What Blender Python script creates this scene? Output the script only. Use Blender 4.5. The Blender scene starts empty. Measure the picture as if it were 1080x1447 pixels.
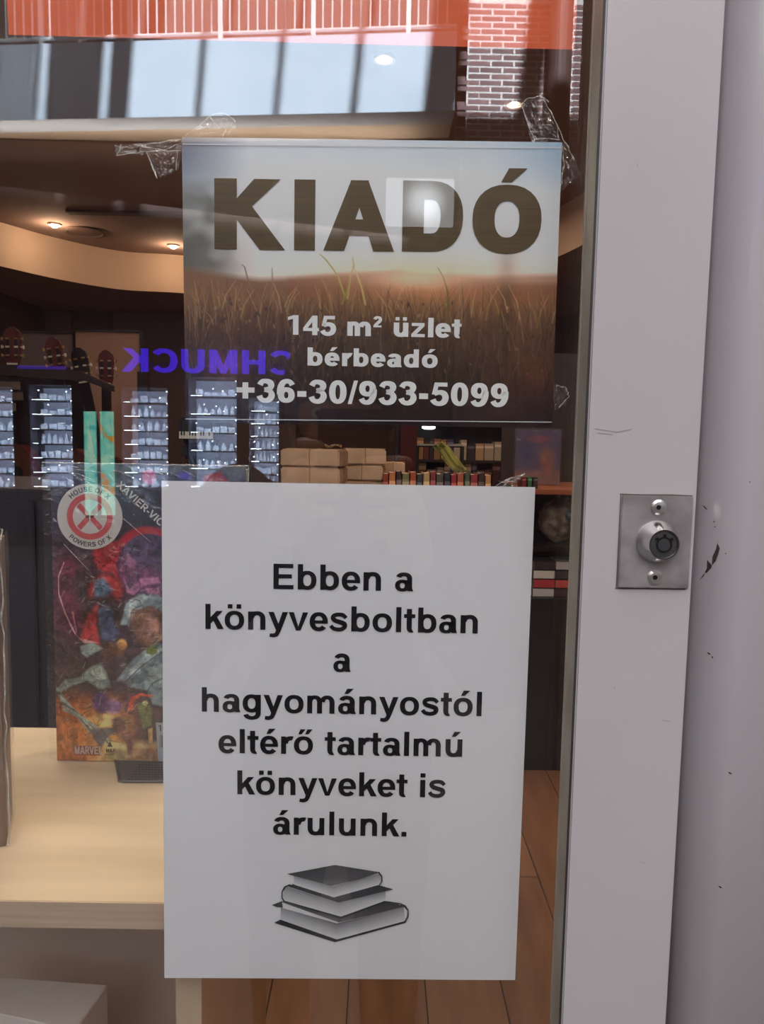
import bpy, bmesh, math, random
import numpy as np
from mathutils import Vector, Matrix, noise
random.seed(7)
S = bpy.context.scene
C = S.collection

# ------------------------------------------------------------------ camera
F, CX, CY = 1085.0, 540.0, 723.5
PITCH, YAW, ROLL, CAM = -.0974, .0052, .0184, Vector((0, -.4305, 1.35))
fwd = Vector((math.sin(YAW)*math.cos(PITCH), math.cos(YAW)*math.cos(PITCH), math.sin(PITCH)))
rt0 = Vector((math.cos(YAW), -math.sin(YAW), 0)); up0 = rt0.cross(fwd)
rt = rt0*math.cos(ROLL)+up0*math.sin(ROLL); upv = -rt0*math.sin(ROLL)+up0*math.cos(ROLL)
cam = bpy.data.cameras.new('camera'); co = bpy.data.objects.new('camera', cam); C.objects.link(co)
co.matrix_world = Matrix(((rt.x, upv.x, -fwd.x, CAM.x), (rt.y, upv.y, -fwd.y, CAM.y), (rt.z, upv.z, -fwd.z, CAM.z), (0, 0, 0, 1)))
cam.sensor_fit = 'HORIZONTAL'; cam.sensor_width = 36; cam.lens = 36*F/1080; cam.clip_start = .003; cam.clip_end = 200
S.camera = co
S.view_settings.view_transform = 'Standard'; S.view_settings.look = 'None'
S.view_settings.exposure = 0; S.view_settings.gamma = 1; S.view_settings.use_curve_mapping = False
S.cycles.use_adaptive_sampling = False
S.cycles.use_denoising = True
S.cycles.transparent_max_bounces = 24; S.cycles.max_bounces = 8
S.cycles.sample_clamp_indirect = 10

def ray(px, py): return (fwd + rt*((px-CX)/F) - upv*((py-CY)/F))
def U(px, py, y):            # point where the sight line meets the upright plane y
    d = ray(px, py); return CAM + d*((y-CAM.y)/d.y)
def UZ(px, py, z):           # ... the level plane z
    d = ray(px, py); return CAM + d*((z-CAM.z)/d.z)
def M(px, py, d):            # a point of the mall seen in the shop glass, d metres in front of it
    p = U(px, py, d); return Vector((p.x, -d, p.z))

# ------------------------------------------------------------------ light
w = bpy.data.worlds.new('world'); S.world = w; w.use_nodes = True
w.node_tree.nodes['Background'].inputs[0].default_value = (.75, .88, 1, 1)
w.node_tree.nodes['Background'].inputs[1].default_value = 1.2
def light(name, kind, loc, energy, col=(1, 1, 1), size=None, sy=None, to=None, spot=None, blend=.6):
    l = bpy.data.lights.new(name, kind); l.energy = energy; l.color = col
    o = bpy.data.objects.new(name, l); o.location = loc; C.objects.link(o)
    if kind == 'AREA':
        l.size = size
        if sy: l.shape = 'RECTANGLE'; l.size_y = sy
    elif kind == 'SUN': l.angle = math.radians(.55)
    else: l.shadow_soft_size = size or .03
    if kind == 'SPOT': l.spot_size = math.radians(spot or 60); l.spot_blend = blend
    if to is not None: o.rotation_euler = (Vector(to)-Vector(loc)).to_track_quat('-Z', 'Y').to_euler()
    return o
light('sun', 'SUN', (0, 5, 20), 40, (.86, .94, 1), to=Vector((0, 5, 20))+Vector((-.095, -1, -1)))
light('skylight_glow', 'AREA', (0, -4.2, 14.2), 1010, (1, .965, .955), 16, 8, to=(0, -4.2, 0))
light('mall_front_fill', 'AREA', (.2, -3.2, 4.4), 56, (1, .94, .92), 5, 1.6, to=(.1, 0, 1.2))  # added fill light facing the shop front, no fitting built
light('shop_window_lamp', 'AREA', (-.45, .42, 2.62), 8.2, (1, .88, .70), .25, .12, to=(-.35, .16, 1.1))
light('shop_front_fill', 'AREA', (.42, .7, 2.9), 17, (1, .84, .66), .3, .3, to=(.35, .7, 0))  # added fill for the table side panel, floor and notice back
light('shop_ceiling_glow', 'AREA', (-.3, 3.6, 2.9), 34, (1, .72, .52), 2.6, 3.2, to=(-.3, 3.6, 0))
light('shop_right_lamp', 'SPOT', (.7, 1.6, 2.9), 45, (1, .8, .62), .05, to=(.85, 2.7, .7), spot=70)
light('soffit_fill', 'AREA', (-3.2, -9.0, 4.55), 110, (1, .84, .70), 7, .1, to=(-3.2, -8.9, 5.2))  # added strip brightening the gallery soffit from below, no fitting built

# ------------------------------------------------------------------ mesh helpers
def lin(c): return tuple((v/255/12.92 if v <= 10 else ((v/255+.055)/1.055)**2.4) for v in c)
def obj(name, geo, m=None, parent=None, smooth=False, loc=None, kind=None):
    if isinstance(geo, bmesh.types.BMesh):
        me = bpy.data.meshes.new(name); geo.normal_update(); geo.to_mesh(me); geo.free()
    elif isinstance(geo, tuple):
        me = bpy.data.meshes.new(name); me.from_pydata(geo[0], [], geo[1]); me.update()
    else: me = geo
    if m and not me.materials: me.materials.append(m)
    if smooth:
        for p in me.polygons: p.use_smooth = True
    o = bpy.data.objects.new(name, me); C.objects.link(o)
    if parent: o.parent = parent
    if loc is not None: o.location = loc
    if kind: o['kind'] = kind
    return o
def tag(o, label, cat, group=None):
    o['label'] = label; o['category'] = cat
    if group: o['group'] = group
    return o
def thing(name, label, cat, loc=(0, 0, 0), group=None, rz=0):
    o = bpy.data.objects.new(name, None); o.empty_display_size = .05; C.objects.link(o)
    o.location = loc; o.rotation_euler.z = rz
    return tag(o, label, cat, group)
def struct(name, geo, m, smooth=False):
    return obj(name, geo, m, smooth=smooth, kind='structure')
def bx(bm, x0, x1, y0, y1, z0, z1, bev=0, rot=None):
    r = bmesh.ops.create_cube(bm, size=1)
    vs = r['verts']
    mt = Matrix.Translation(((x0+x1)/2, (y0+y1)/2, (z0+z1)/2))
    if rot: mt = mt @ rot
    bmesh.ops.transform(bm, matrix=mt @ Matrix.Diagonal((abs(x1-x0), abs(y1-y0), abs(z1-z0), 1)), verts=vs)
    if bev:
        es = set(e for v in vs for e in v.link_edges)
        bmesh.ops.bevel(bm, geom=list(es), offset=bev, segments=2, affect='EDGES', clamp_overlap=True)
    return bm
def box(*a, **k): return bx(bmesh.new(), *a, **k)
def cyl(bm, a, b, r0, r1=None, n=16):
    a, b = Vector(a), Vector(b); d = b-a
    mt = Matrix.Translation((a+b)/2) @ d.to_track_quat('Z', 'Y').to_matrix().to_4x4()
    bmesh.ops.create_cone(bm, cap_ends=True, segments=n, radius1=r0, radius2=r0 if r1 is None else r1, depth=d.length, matrix=mt)
    return bm
def lathe(bm, prof, n, mt=Matrix()):           # prof: (radius, height), turned about local z
    rings = []
    for r, h in prof:
        rings.append([bm.verts.new(mt @ Vector((r*math.cos(2*math.pi*i/n), r*math.sin(2*math.pi*i/n), h))) for i in range(n)])
    for a, b in zip(rings, rings[1:]):
        for i in range(n): bm.faces.new((a[i], a[(i+1) % n], b[(i+1) % n], b[i]))
    bm.faces.new(rings[0][::-1]); bm.faces.new(rings[-1])
    return bm
def tube(bm, pts, r, n=8):
    pts = [Vector(p) for p in pts]; rings = []
    for i, p in enumerate(pts):
        t = (pts[min(i+1, len(pts)-1)]-pts[max(i-1, 0)]).normalized()
        q = t.to_track_quat('Z', 'Y'); rr = r[i] if isinstance(r, (list, tuple)) else r
        rings.append([bm.verts.new(p+q @ Vector((rr*math.cos(2*math.pi*k/n), rr*math.sin(2*math.pi*k/n), 0))) for k in range(n)])
    for a, b in zip(rings, rings[1:]):
        for i in range(n): bm.faces.new((a[i], a[(i+1) % n], b[(i+1) % n], b[i]))
    bm.faces.new(rings[0][::-1]); bm.faces.new(rings[-1])
    return bm
def prism(bm, pts, d):                         # pts: 3-D outline, d: extrusion vector
    a = [bm.verts.new(p) for p in pts]; b = [bm.verts.new(Vector(p)+Vector(d)) for p in pts]
    bm.faces.new(a); bm.faces.new(b[::-1])
    for i in range(len(a)): bm.faces.new((a[i], b[i], b[(i+1) % len(a)], a[(i+1) % len(a)]))
    return bm

# ------------------------------------------------------------------ materials
def mat(name, col, rough=.5, metal=0, emit=None, es=0, spec=.5, coat=0):
    m = bpy.data.materials.new(name); m.use_nodes = True
    b = m.node_tree.nodes['Principled BSDF']
    b.inputs['Base Color'].default_value = (*col[:3], 1); b.inputs['Roughness'].default_value = rough
    b.inputs['Metallic'].default_value = metal; b.inputs['Specular IOR Level'].default_value = spec
    b.inputs['Coat Weight'].default_value = coat
    if emit: b.inputs['Emission Color'].default_value = (*emit, 1); b.inputs['Emission Strength'].default_value = es
    return m
def nd(m, t, **k):
    n = m.node_tree.nodes.new(t)
    for a, b in k.items():
        if a in n.inputs: n.inputs[a].default_value = b
        else: setattr(n, a, b)
    return n
def lk(m, a, b): m.node_tree.links.new(a, b)
def grain(m, c0, c1, scale=(1, 1, 1), ns=5, bump=0, detail=6, lo=.35, hi=.65, dist=.002):
    b = m.node_tree.nodes['Principled BSDF']
    t = nd(m, 'ShaderNodeTexCoord'); mp = nd(m, 'ShaderNodeMapping'); mp.inputs['Scale'].default_value = scale
    n = nd(m, 'ShaderNodeTexNoise', Scale=ns, Detail=detail); r = nd(m, 'ShaderNodeValToRGB')
    r.color_ramp.elements[0].position = lo; r.color_ramp.elements[1].position = hi
    r.color_ramp.elements[0].color = (*c0, 1); r.color_ramp.elements[1].color = (*c1, 1)
    lk(m, t.outputs['Object'], mp.inputs[0]); lk(m, mp.outputs[0], n.inputs['Vector']); lk(m, n.outputs['Fac'], r.inputs[0]); lk(m, r.outputs[0], b.inputs['Base Color'])
    if bump:
        bp = nd(m, 'ShaderNodeBump', Strength=bump, Distance=dist); lk(m, n.outputs['Fac'], bp.inputs['Height']); lk(m, bp.outputs[0], b.inputs['Normal'])
    return m
def printed(name, rough=.4, coat=0, spec=.5):       # flat print held in a colour attribute
    m = mat(name, (1, 1, 1), rough, coat=coat, spec=spec); a = nd(m, 'ShaderNodeAttribute', attribute_name='ink')
    lk(m, a.outputs['Color'], m.node_tree.nodes['Principled BSDF'].inputs['Base Color']); return m

PAPER = grain(mat('paper_white', (.9, .9, .92), .75, spec=.25), (.83, .81, .835), (.865, .845, .87), ns=4, bump=.15, lo=.3, hi=.7)
INK = mat('black_ink', lin((34, 30, 34)), .7, spec=.2)
BROWNINK = grain(mat('brown_ink', lin((80, 62, 24)), .4), lin((78, 60, 22)), lin((98, 76, 34)), scale=(1, 1, 300), ns=3)
WHITEINK = mat('white_ink', (.96, .95, .94), .5)
PRINT = printed('printed_paper', .28, coat=.3)
COVER = printed('printed_cover', .35, coat=.4)
ICON = printed('printed_icon', .7, spec=.2)
STILE = grain(mat('white_lacquer', (.6, .59, .6), .22, coat=.35), lin((192, 187, 188)), lin((200, 195, 196)), ns=2.2, bump=.03, dist=.01)
JAMB = grain(mat('white_lacquer_column', (.6, .59, .6), .2, coat=.4), lin((206, 201, 204)), lin((214, 209, 212)), ns=3, bump=.02, dist=.01)
RUBBER = grain(mat('beige_rubber', (.3, .28, .24), .6), lin((150, 142, 128)), lin((168, 160, 146)), ns=30)
DARKRUB = mat('dark_rubber', lin((55, 52, 52)), .6)
STEEL = grain(mat('worn_steel', (.5, .5, .5), .42, .65), lin((128, 124, 124)), lin((214, 210, 210)), ns=34, bump=.35, lo=.32, hi=.68, dist=.0006)
STEEL2 = mat('screw_steel', lin((215, 212, 210)), .3, .8)
CHROME = mat('chrome', lin((205, 203, 203)), .16, 1)
BLACK = mat('black_plastic', (.008, .008, .009), .4)
MAPLE = grain(mat('maple_board', (.7, .5, .3), .42), lin((200, 176, 146)), lin((216, 192, 162)), scale=(1.2, 9, 9), ns=4, bump=.06, dist=.001)
MAPLE_E = grain(mat('maple_edge', (.5, .38, .28), .5), lin((190, 164, 140)), lin((202, 176, 152)), scale=(2, 2, 60), ns=4)
MAPLE_S = grain(mat('maple_side', (.5, .3, .15), .5), lin((186, 138, 98)), lin((198, 150, 108)), scale=(4, 1, 1), ns=4)
GREYBOARD = grain(mat('grey_back_board', (.3, .26, .23), .8), lin((196, 176, 158)), lin((210, 190, 172)), ns=3)
ORANGE = mat('orange_film', lin((238, 98, 30)), .35, spec=.3)
BROWNWALL = grain(mat('shop_wall', (.2, .15, .13), .8), lin((104, 84, 80)), lin((116, 96, 92)), ns=1)
PANELM = mat('shop_wall_panel', lin((132, 116, 116)), .7)
CEILM = grain(mat('shop_ceiling', (.4, .3, .26), .9), lin((150, 122, 110)), lin((160, 132, 120)), ns=1)
FASCIAIN = mat('cove_band', lin((226, 196, 170)), .7)
DARKWOOD = grain(mat('dark_shelf', (.03, .02, .02), .5), lin((44, 32, 32)), lin((56, 42, 40)), ns=4)
KRAFT = grain(mat('kraft_paper', (.4, .28, .18), .75), lin((176, 142, 114)), lin((194, 160, 132)), ns=14, bump=.3, dist=.003)
GALWHITE = grain(mat('pale_blue_plaster', (.8, .8, .8), .85), lin((212, 224, 240)), lin((222, 233, 247)), ns=2)
GALCREAM = mat('cream_plaster', lin((226, 206, 184)), .8)
MALLCEIL = mat('mall_soffit', lin((108, 90, 82)), .9)
MALLFLOOR = grain(mat('mall_floor_tile', (.5, .46, .42), .6), lin((78, 72, 70)), lin((88, 82, 80)), ns=3)
MORTAR = grain(mat('mortar', (.6, .56, .54), .9), lin((232, 224, 222)), lin((242, 236, 234)), ns=9)
MALLWALL = mat('mall_wall', lin((104, 92, 88)), .85)
GREYMETAL = mat('grey_metal', lin((90, 88, 92)), .4, .6)
def glassmat(name, ior=1.72, tint=(.975, .985, .98)):
    m = bpy.data.materials.new(name); m.use_nodes = True; m.node_tree.nodes.clear()
    o = nd(m, 'ShaderNodeOutputMaterial'); mx = nd(m, 'ShaderNodeMixShader'); t = nd(m, 'ShaderNodeBsdfTransparent'); g = nd(m, 'ShaderNodeBsdfGlossy', Roughness=0)
    t.inputs[0].default_value = (*tint, 1); f = nd(m, 'ShaderNodeFresnel'); ge = nd(m, 'ShaderNodeNewGeometry'); mr = nd(m, 'ShaderNodeMapRange')
    mr.inputs['To Min'].default_value = ior; mr.inputs['To Max'].default_value = 1/ior
    lk(m, ge.outputs['Backfacing'], mr.inputs['Value']); lk(m, mr.outputs[0], f.inputs['IOR']); lk(m, f.outputs[0], mx.inputs[0])
    lk(m, t.outputs[0], mx.inputs[1]); lk(m, g.outputs[0], mx.inputs[2]); lk(m, mx.outputs[0], o.inputs[0]); return m
GLASS = glassmat('window_glass')
def filmmat(name, opac, wrinkle, scale, rough=.08, white=.1):
    m = bpy.data.materials.new(name); m.use_nodes = True; m.node_tree.nodes.clear()
    o = nd(m, 'ShaderNodeOutputMaterial'); mx = nd(m, 'ShaderNodeMixShader', Fac=opac); t = nd(m, 'ShaderNodeBsdfTransparent'); g = nd(m, 'ShaderNodeBsdfGlossy', Roughness=rough)
    d = nd(m, 'ShaderNodeBsdfDiffuse'); m2 = nd(m, 'ShaderNodeMixShader', Fac=white); m2.inputs[0].default_value = white; mx.inputs[0].default_value = opac
    tc = nd(m, 'ShaderNodeTexCoord'); n = nd(m, 'ShaderNodeTexNoise', Scale=scale, Detail=3, Distortion=1.5); b = nd(m, 'ShaderNodeBump', Strength=wrinkle, Distance=.004)
    lk(m, tc.outputs['Object'], n.inputs['Vector']); lk(m, n.outputs['Fac'], b.inputs['Height']); lk(m, b.outputs[0], g.inputs['Normal'])
    lk(m, g.outputs[0], m2.inputs[1]); lk(m, d.outputs[0], m2.inputs[2]); lk(m, t.outputs[0], mx.inputs[1]); lk(m, m2.outputs[0], mx.inputs[2]); lk(m, mx.outputs[0], o.inputs[0]); return m
TAPE = filmmat('clear_tape', .16, .8, 130)
TAPE_E = filmmat('tape_crease', .55, .6, 300, .12, .3)  # white mixed in to stand for glints along the creases
WRAP = filmmat('shrink_wrap', .10, .9, 60, .06, .12)
def emis(name, col, s): return mat(name, (.02, .02, .02), .5, emit=col, es=s)

# ------------------------------------------------------------------ lettering: bold grotesque drawn from strips
def ringp(cx, cy, rx, ry, s, h, a0=0, a1=360, n=28, e=2.25):
    out = []
    k = max(3, int(n*abs(a1-a0)/360))
    def pt(a, x, y):
        c, q = math.cos(a), math.sin(a); return (cx+x*math.copysign(abs(c)**(2/e), c), cy+y*math.copysign(abs(q)**(2/e), q))
    for i in range(k):
        a, b = (math.radians(a0+(a1-a0)*j/k) for j in (i, i+1))
        out.append([pt(a, rx, ry), pt(b, rx, ry), pt(b, rx-s, ry-h), pt(a, rx-s, ry-h)])
    return out
def rc(x0, y0, x1, y1): return [[(x0, y0), (x1, y0), (x1, y1), (x0, y1)]]
def pathp(pts, ws, n=6):
    P = []; W_ = []
    q = [pts[0]]+list(pts)+[pts[-1]]; ww = [ws[0]]+list(ws)+[ws[-1]]
    for i in range(1, len(q)-2):
        for j in range(n):
            t = j/n
            f = lambda a, b, c, d: .5*((2*b)+(-a+c)*t+(2*a-5*b+4*c-d)*t*t+(-a+3*b-3*c+d)*t**3)
            P.append((f(q[i-1][0], q[i][0], q[i+1][0], q[i+2][0]), f(q[i-1][1], q[i][1], q[i+1][1], q[i+2][1]))); W_.append(ww[i]*(1-t)+ww[i+1]*t)
    P.append(q[-2]); W_.append(ws[-1]); L = []; R_ = []
    for i, p in enumerate(P):
        a, b = P[max(i-1, 0)], P[min(i+1, len(P)-1)]; dx, dy = b[0]-a[0], b[1]-a[1]; l = math.hypot(dx, dy) or 1
        nx, ny = -dy/l*W_[i]/2, dx/l*W_[i]/2; L.append((p[0]+nx, p[1]+ny)); R_.append((p[0]-nx, p[1]-ny))
    return [[L[i], L[i+1], R_[i+1], R_[i]] for i in range(len(P)-1)]
def glyph(ch, b=0):
    """(advance, polygons) in em units; b thickens the strokes"""
    s, h = .142+b, .112+b*.9; X, K = .519, .716
    acc = {'ö': 'o', 'ó': 'o', 'ő': 'o', 'é': 'e', 'á': 'a', 'ú': 'u', 'ű': 'u', 'ü': 'u', 'Ó': 'O'}
    if ch in acc:
        adv, p = glyph(acc[ch], b); p = list(p); c = adv/2; y = K+.035 if ch.isupper() else X+.07; hh = .15
        if ch in 'öü': p += rc(c-.185, X+.075, c-.055, X+.2)+rc(c+.055, X+.075, c+.185, X+.2)
        elif ch in 'őű':
            for d in (-.15, .04): p += [[(c+d, y), (c+d+.09, y), (c+d+.21, y+hh), (c+d+.065, y+hh)]]
        else: p += [[(c-.07, y), (c+.035, y), (c+.19, y+hh), (c+.005, y+hh)]]
        return adv, p
    if ch == ' ': return .278, []
    if ch == '.': return .278, rc(.07, 0, .07+s, .14)
    if ch == '-': return .333, rc(.04, .19, .29, .19+s)
    if ch == '/': return .278, [[(0, -.012), (.11, -.012), (.278, .728), (.168, .728)]]
    if ch == '+': return .584, rc(.04, .29, .545, .29+s*.9)+rc(.2925-s*.45, .1, .2925+s*.45, .61)
    if ch == '²': return .333, [[(x*.55, y*.55+.33) for x, y in q] for q in glyph('2', b+.02)[1]]
    if ch == 'o': return .611, ringp(.305, .26, .268, .272, s, h)
    if ch == 'c': return .556, ringp(.30, .26, .26, .272, s, h, 40, 320)
    if ch == 'e': return .556, ringp(.283, .26, .25, .272, s, h, 0, 322)+rc(.10, .205, .533, .205+h*.82)
    if ch == 'a': return .556, ringp(.275, .345, .225, .187, s, h*.95, 0, 160)+rc(.5-s, .06, .5, .35)+[[(.5-s, .1), (.5, .1), (.535, 0), (.5-s*.85, 0)]]+ringp(.235, .158, .2, .17, s*.95, h*.82)+rc(.24, .225, .45, .225+h*.8)
    if ch == 'b': return .611, rc(.065, 0, .065+s, K)+ringp(.322, .26, .25, .272, s, h)
    if ch == 'd': return .611, rc(.546-s, 0, .546, K)+ringp(.289, .26, .25, .272, s, h)
    if ch == 'g': return .611, rc(.546-s, -.02, .546, X)+ringp(.289, .262, .25, .268, s, h)+ringp(.296, -.01, .25, .205, s, h*.95, 197, 360)
    if ch in 'nh': return .611, rc(.068, 0, .068+s, X if ch == 'n' else K)+ringp(.315, .305, .228, .226, s, h*1.05, 0, 172)+rc(.543-s, 0, .543, .31)
    if ch == 'm': return .889, rc(.062, 0, .062+s, X)+ringp(.27, .305, .208, .226, s, h, 0, 172)+ringp(.618, .305, .208, .226, s, h, 0, 172)+rc(.478-s, 0, .478, .31)+rc(.826-s, 0, .826, .31)
    if ch == 'u': return .611, [[(.611-x, X-y) for x, y in q] for q in glyph('n', b)[1]]
    if ch == 'r': return .389, rc(.065, 0, .065+s, X)+ringp(.34, .28, .225, .25, s, h*1.1, 72, 172)
    if ch == 'i': return .278, rc(.072, 0, .072+s, X)+rc(.072, .59, .072+s, K)
    if ch == 'l': return .278, rc(.072, 0, .072+s, K)
    if ch == 't': return .333, rc(.085, .13, .085+s, .67)+rc(.01, X-.11, .32, X)+ringp(.225, .14, .14, .152, s, h, 180, 292)
    if ch == 'k': return .556, rc(.065, 0, .065+s, K)+[[(.19, .13), (.19, .315), (.365, X), (.54, X)]]+[[(.25, .30), (.365, .385), (.57, 0), (.40, 0)]]
    if ch == 'v': return .556, [[(.01, X), (.155, X), (.31, .0), (.215, .0)], [(.546, X), (.401, X), (.246, 0), (.341, 0)]]
    if ch == 'y': return .556, [[(.01, X), (.16, X), (.335, .06), (.225, -.01)], [(.55, X), (.40, X), (.22, -.02), (.345, -.05)]]+pathp([(.285, -.02), (.235, -.125), (.14, -.158), (.05, -.145)], [.13, .12, h, h*.9])
    if ch == 'z': return .5, rc(.03, 0, .47, .115)+rc(.04, X-.115, .455, X)+[[(.03, .11), (.20, .11), (.46, X-.11), (.29, X-.11)]]
    if ch == 's': return .556, pathp([(.478, .375), (.40, .455), (.275, .475), (.15, .445), (.118, .375), (.17, .305), (.30, .262), (.42, .215), (.443, .14), (.38, .068), (.265, .045), (.13, .075), (.06, .155)], [h*.9, h, h, h*1.05, h*1.15, h*1.15, h*1.15, h*1.2, h*1.15, h*1.05, h, h, h*.95], 4)
    # digits
    if ch == '0': return .556, ringp(.278, .358, .243, .37, s, h)
    if ch == '1': return .556, rc(.245, 0, .245+s, K)+[[(.08, .53), (.08, .65), (.27, K), (.30, .60)]]
    if ch == '2': return .556, pathp([(.115, .52), (.16, .62), (.275, .665), (.40, .62), (.445, .51), (.38, .385), (.25, .25), (.13, .09)], [s, s*.95, h, s, s, s, s, s*1.05], 4)+rc(.03, 0, .51, .128)
    if ch == '3': return .556, pathp([(.11, .54), (.17, .64), (.275, .662), (.39, .62), (.425, .53), (.38, .43), (.24, .385)], [s*.95, h, h, s, s, h, h], 4)+pathp([(.24, .395), (.39, .345), (.44, .22), (.385, .1), (.27, .05), (.15, .09), (.095, .2)], [h, h, s, s, h, h, s*.95], 4)
    if ch == '4': return .556, rc(.315, 0, .315+s*.95, K)+rc(.02, .145, .53, .262)+[[(.02, .262), (.165, .262), (.40, .60), (.40, K), (.32, K)]]
    if ch == '5': return .556, rc(.13, .59, .49, K)+[[(.06, .34), (.19, .34), (.26, .70), (.13, .70)]]+pathp([(.125, .36), (.27, .41), (.395, .37), (.445, .245), (.40, .11), (.28, .05), (.15, .085), (.09, .18)], [h, h, s, s, s, h, h, s*.95], 4)
    if ch == '6': return .556, ringp(.287, .235, .235, .245, s, h)+pathp([(.115, .25), (.125, .45), (.19, .61), (.30, .668), (.40, .64), (.455, .55)], [s, s, s*.95, h, h, s*.9], 4)
    if ch == '9': return .556, [[(.556-x, .716-y) for x, y in q] for q in glyph('6', b)[1]]
    # capitals
    if ch == 'E': return .667, rc(.075, 0, .075+s, K)+rc(.075, 0, .62, .118+b*.6)+rc(.075, K-.118-b*.6, .61, K)+rc(.075, .305, .575, .423+b*.5)
    if ch == 'F': return .611, rc(.075, 0, .075+s, K)+rc(.075, K-.12, .57, K)+rc(.075, .3, .5, .42)
    if ch == 'L': return .611, rc(.075, 0, .075+s, K)+rc(.075, 0, .58, .12)
    if ch == 'I': return .278, rc(.068-b*.3, 0, .068+s*1.02-b*.3, K)
    if ch == 'K': return .722, rc(.075, 0, .075+s, K)+[[(.19, .20), (.19, .40), (.50-b*.7, K), (.70, K)]]+[[(.28-b*.5, .36), (.39, .475+b*.3), (.725+b*.3, 0), (.54-b*.5, 0)]]
    if ch == 'A': return .722, [[(0-b*.3, 0), (.155+b*.7, 0), (.44+b*.3, K), (.285-b*.2, K)], [(.722+b*.3, 0), (.567-b*.7, 0), (.285-b*.3, K), (.44+b*.2, K)]]+rc(.17, .155, .55, .155+h*.95)
    if ch == 'V': return .667, [[(0, K), (.155, K), (.41, 0), (.255, 0)], [(.667, K), (.512, K), (.257, 0), (.412, 0)]]
    if ch == 'X': return .667, [[(0, 0), (.17, 0), (.66, K), (.49, K)], [(.667, 0), (.497, 0), (.007, K), (.177, K)]]
    if ch == 'W': return .944, [[(0, K), (.15, K), (.29, 0), (.15, 0)], [(.15, 0), (.29, 0), (.545, K), (.405, K)], [(.405, K), (.545, K), (.79, 0), (.65, 0)], [(.65, 0), (.79, 0), (.944, K), (.79, K)]]
    if ch == 'M': return .833, rc(.07, 0, .07+s, K)+rc(.763-s, 0, .763, K)+[[(.07, K), (.25, K), (.48, 0), (.355, 0)], [(.763, K), (.583, K), (.355, 0), (.48, 0)]]
    if ch == 'N': return .722, rc(.07, 0, .07+s, K)+rc(.652-s, 0, .652, K)+[[(.07, K), (.23, K), (.652, 0), (.49, 0)]]
    if ch == 'D': return .722, rc(.075, 0, .075+s, K)+rc(.075, 0, .36, h+.01)+rc(.075, K-h-.01, .36, K)+ringp(.36, K/2, .315, K/2, s*1.05, h+.01, -90, 90, e=2.3)
    if ch == 'H': return .722, rc(.07, 0, .07+s, K)+rc(.652-s, 0, .652, K)+rc(.1, .3, .6, .42)
    if ch in 'OQ': return .778, ringp(.389, .358, .348, .37, s*1.05, h)
    if ch == 'C': return .722, ringp(.385, .358, .34, .37, s, h, 38, 322)
    if ch == 'U': return .722, rc(.07, .25, .07+s, K)+rc(.652-s, .25, .652, K)+ringp(.361, .27, .291, .282, s, h, 180, 360)
    if ch in 'PR':
        p = rc(.075, 0, .075+s, K)+rc(.075, K-.12, .38, K)+rc(.075, .27, .38, .39)+ringp(.38, .493, .24, .223, s, .12, -90, 90)
        if ch == 'R': p += [[(.30, .3), (.46, .3), (.70, 0), (.53, 0)]]
        return .7, p
    if ch == 'S': return .667, [[(x*1.2, y*1.38) for x, y in q] for q in glyph('s', b)[1]]
    return .5, rc(.05, 0, .45, K)
def layout(text, size, b=0, track=0, sx=1):
    x = 0; out = []
    for ch in text:
        a, p = glyph(ch, b); out += [[(( x+u)*size*sx, v*size) for u, v in q] for q in p]; x += a+track
    return (x-track)*size*sx, out
def flat(polys, fn):                          # polygons (u, v) -> mesh through fn(u, v)
    vs, fs = [], []
    for q in polys:
        fs.append(tuple(range(len(vs), len(vs)+len(q)))); vs += [tuple(fn(u, v)) for u, v in q]
    return vs, fs
def centred(lines, b=0):                      # lines: (text, centre x, base y, size[, target width])
    out = []
    for t, cx, y, size, *wd in lines:
        wdt, p = layout(t, size, b); k = wd[0]/wdt if wd else 1
        out += [[((u-wdt/2)*k+cx, v+y) for u, v in q] for q in p]
    return out

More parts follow.
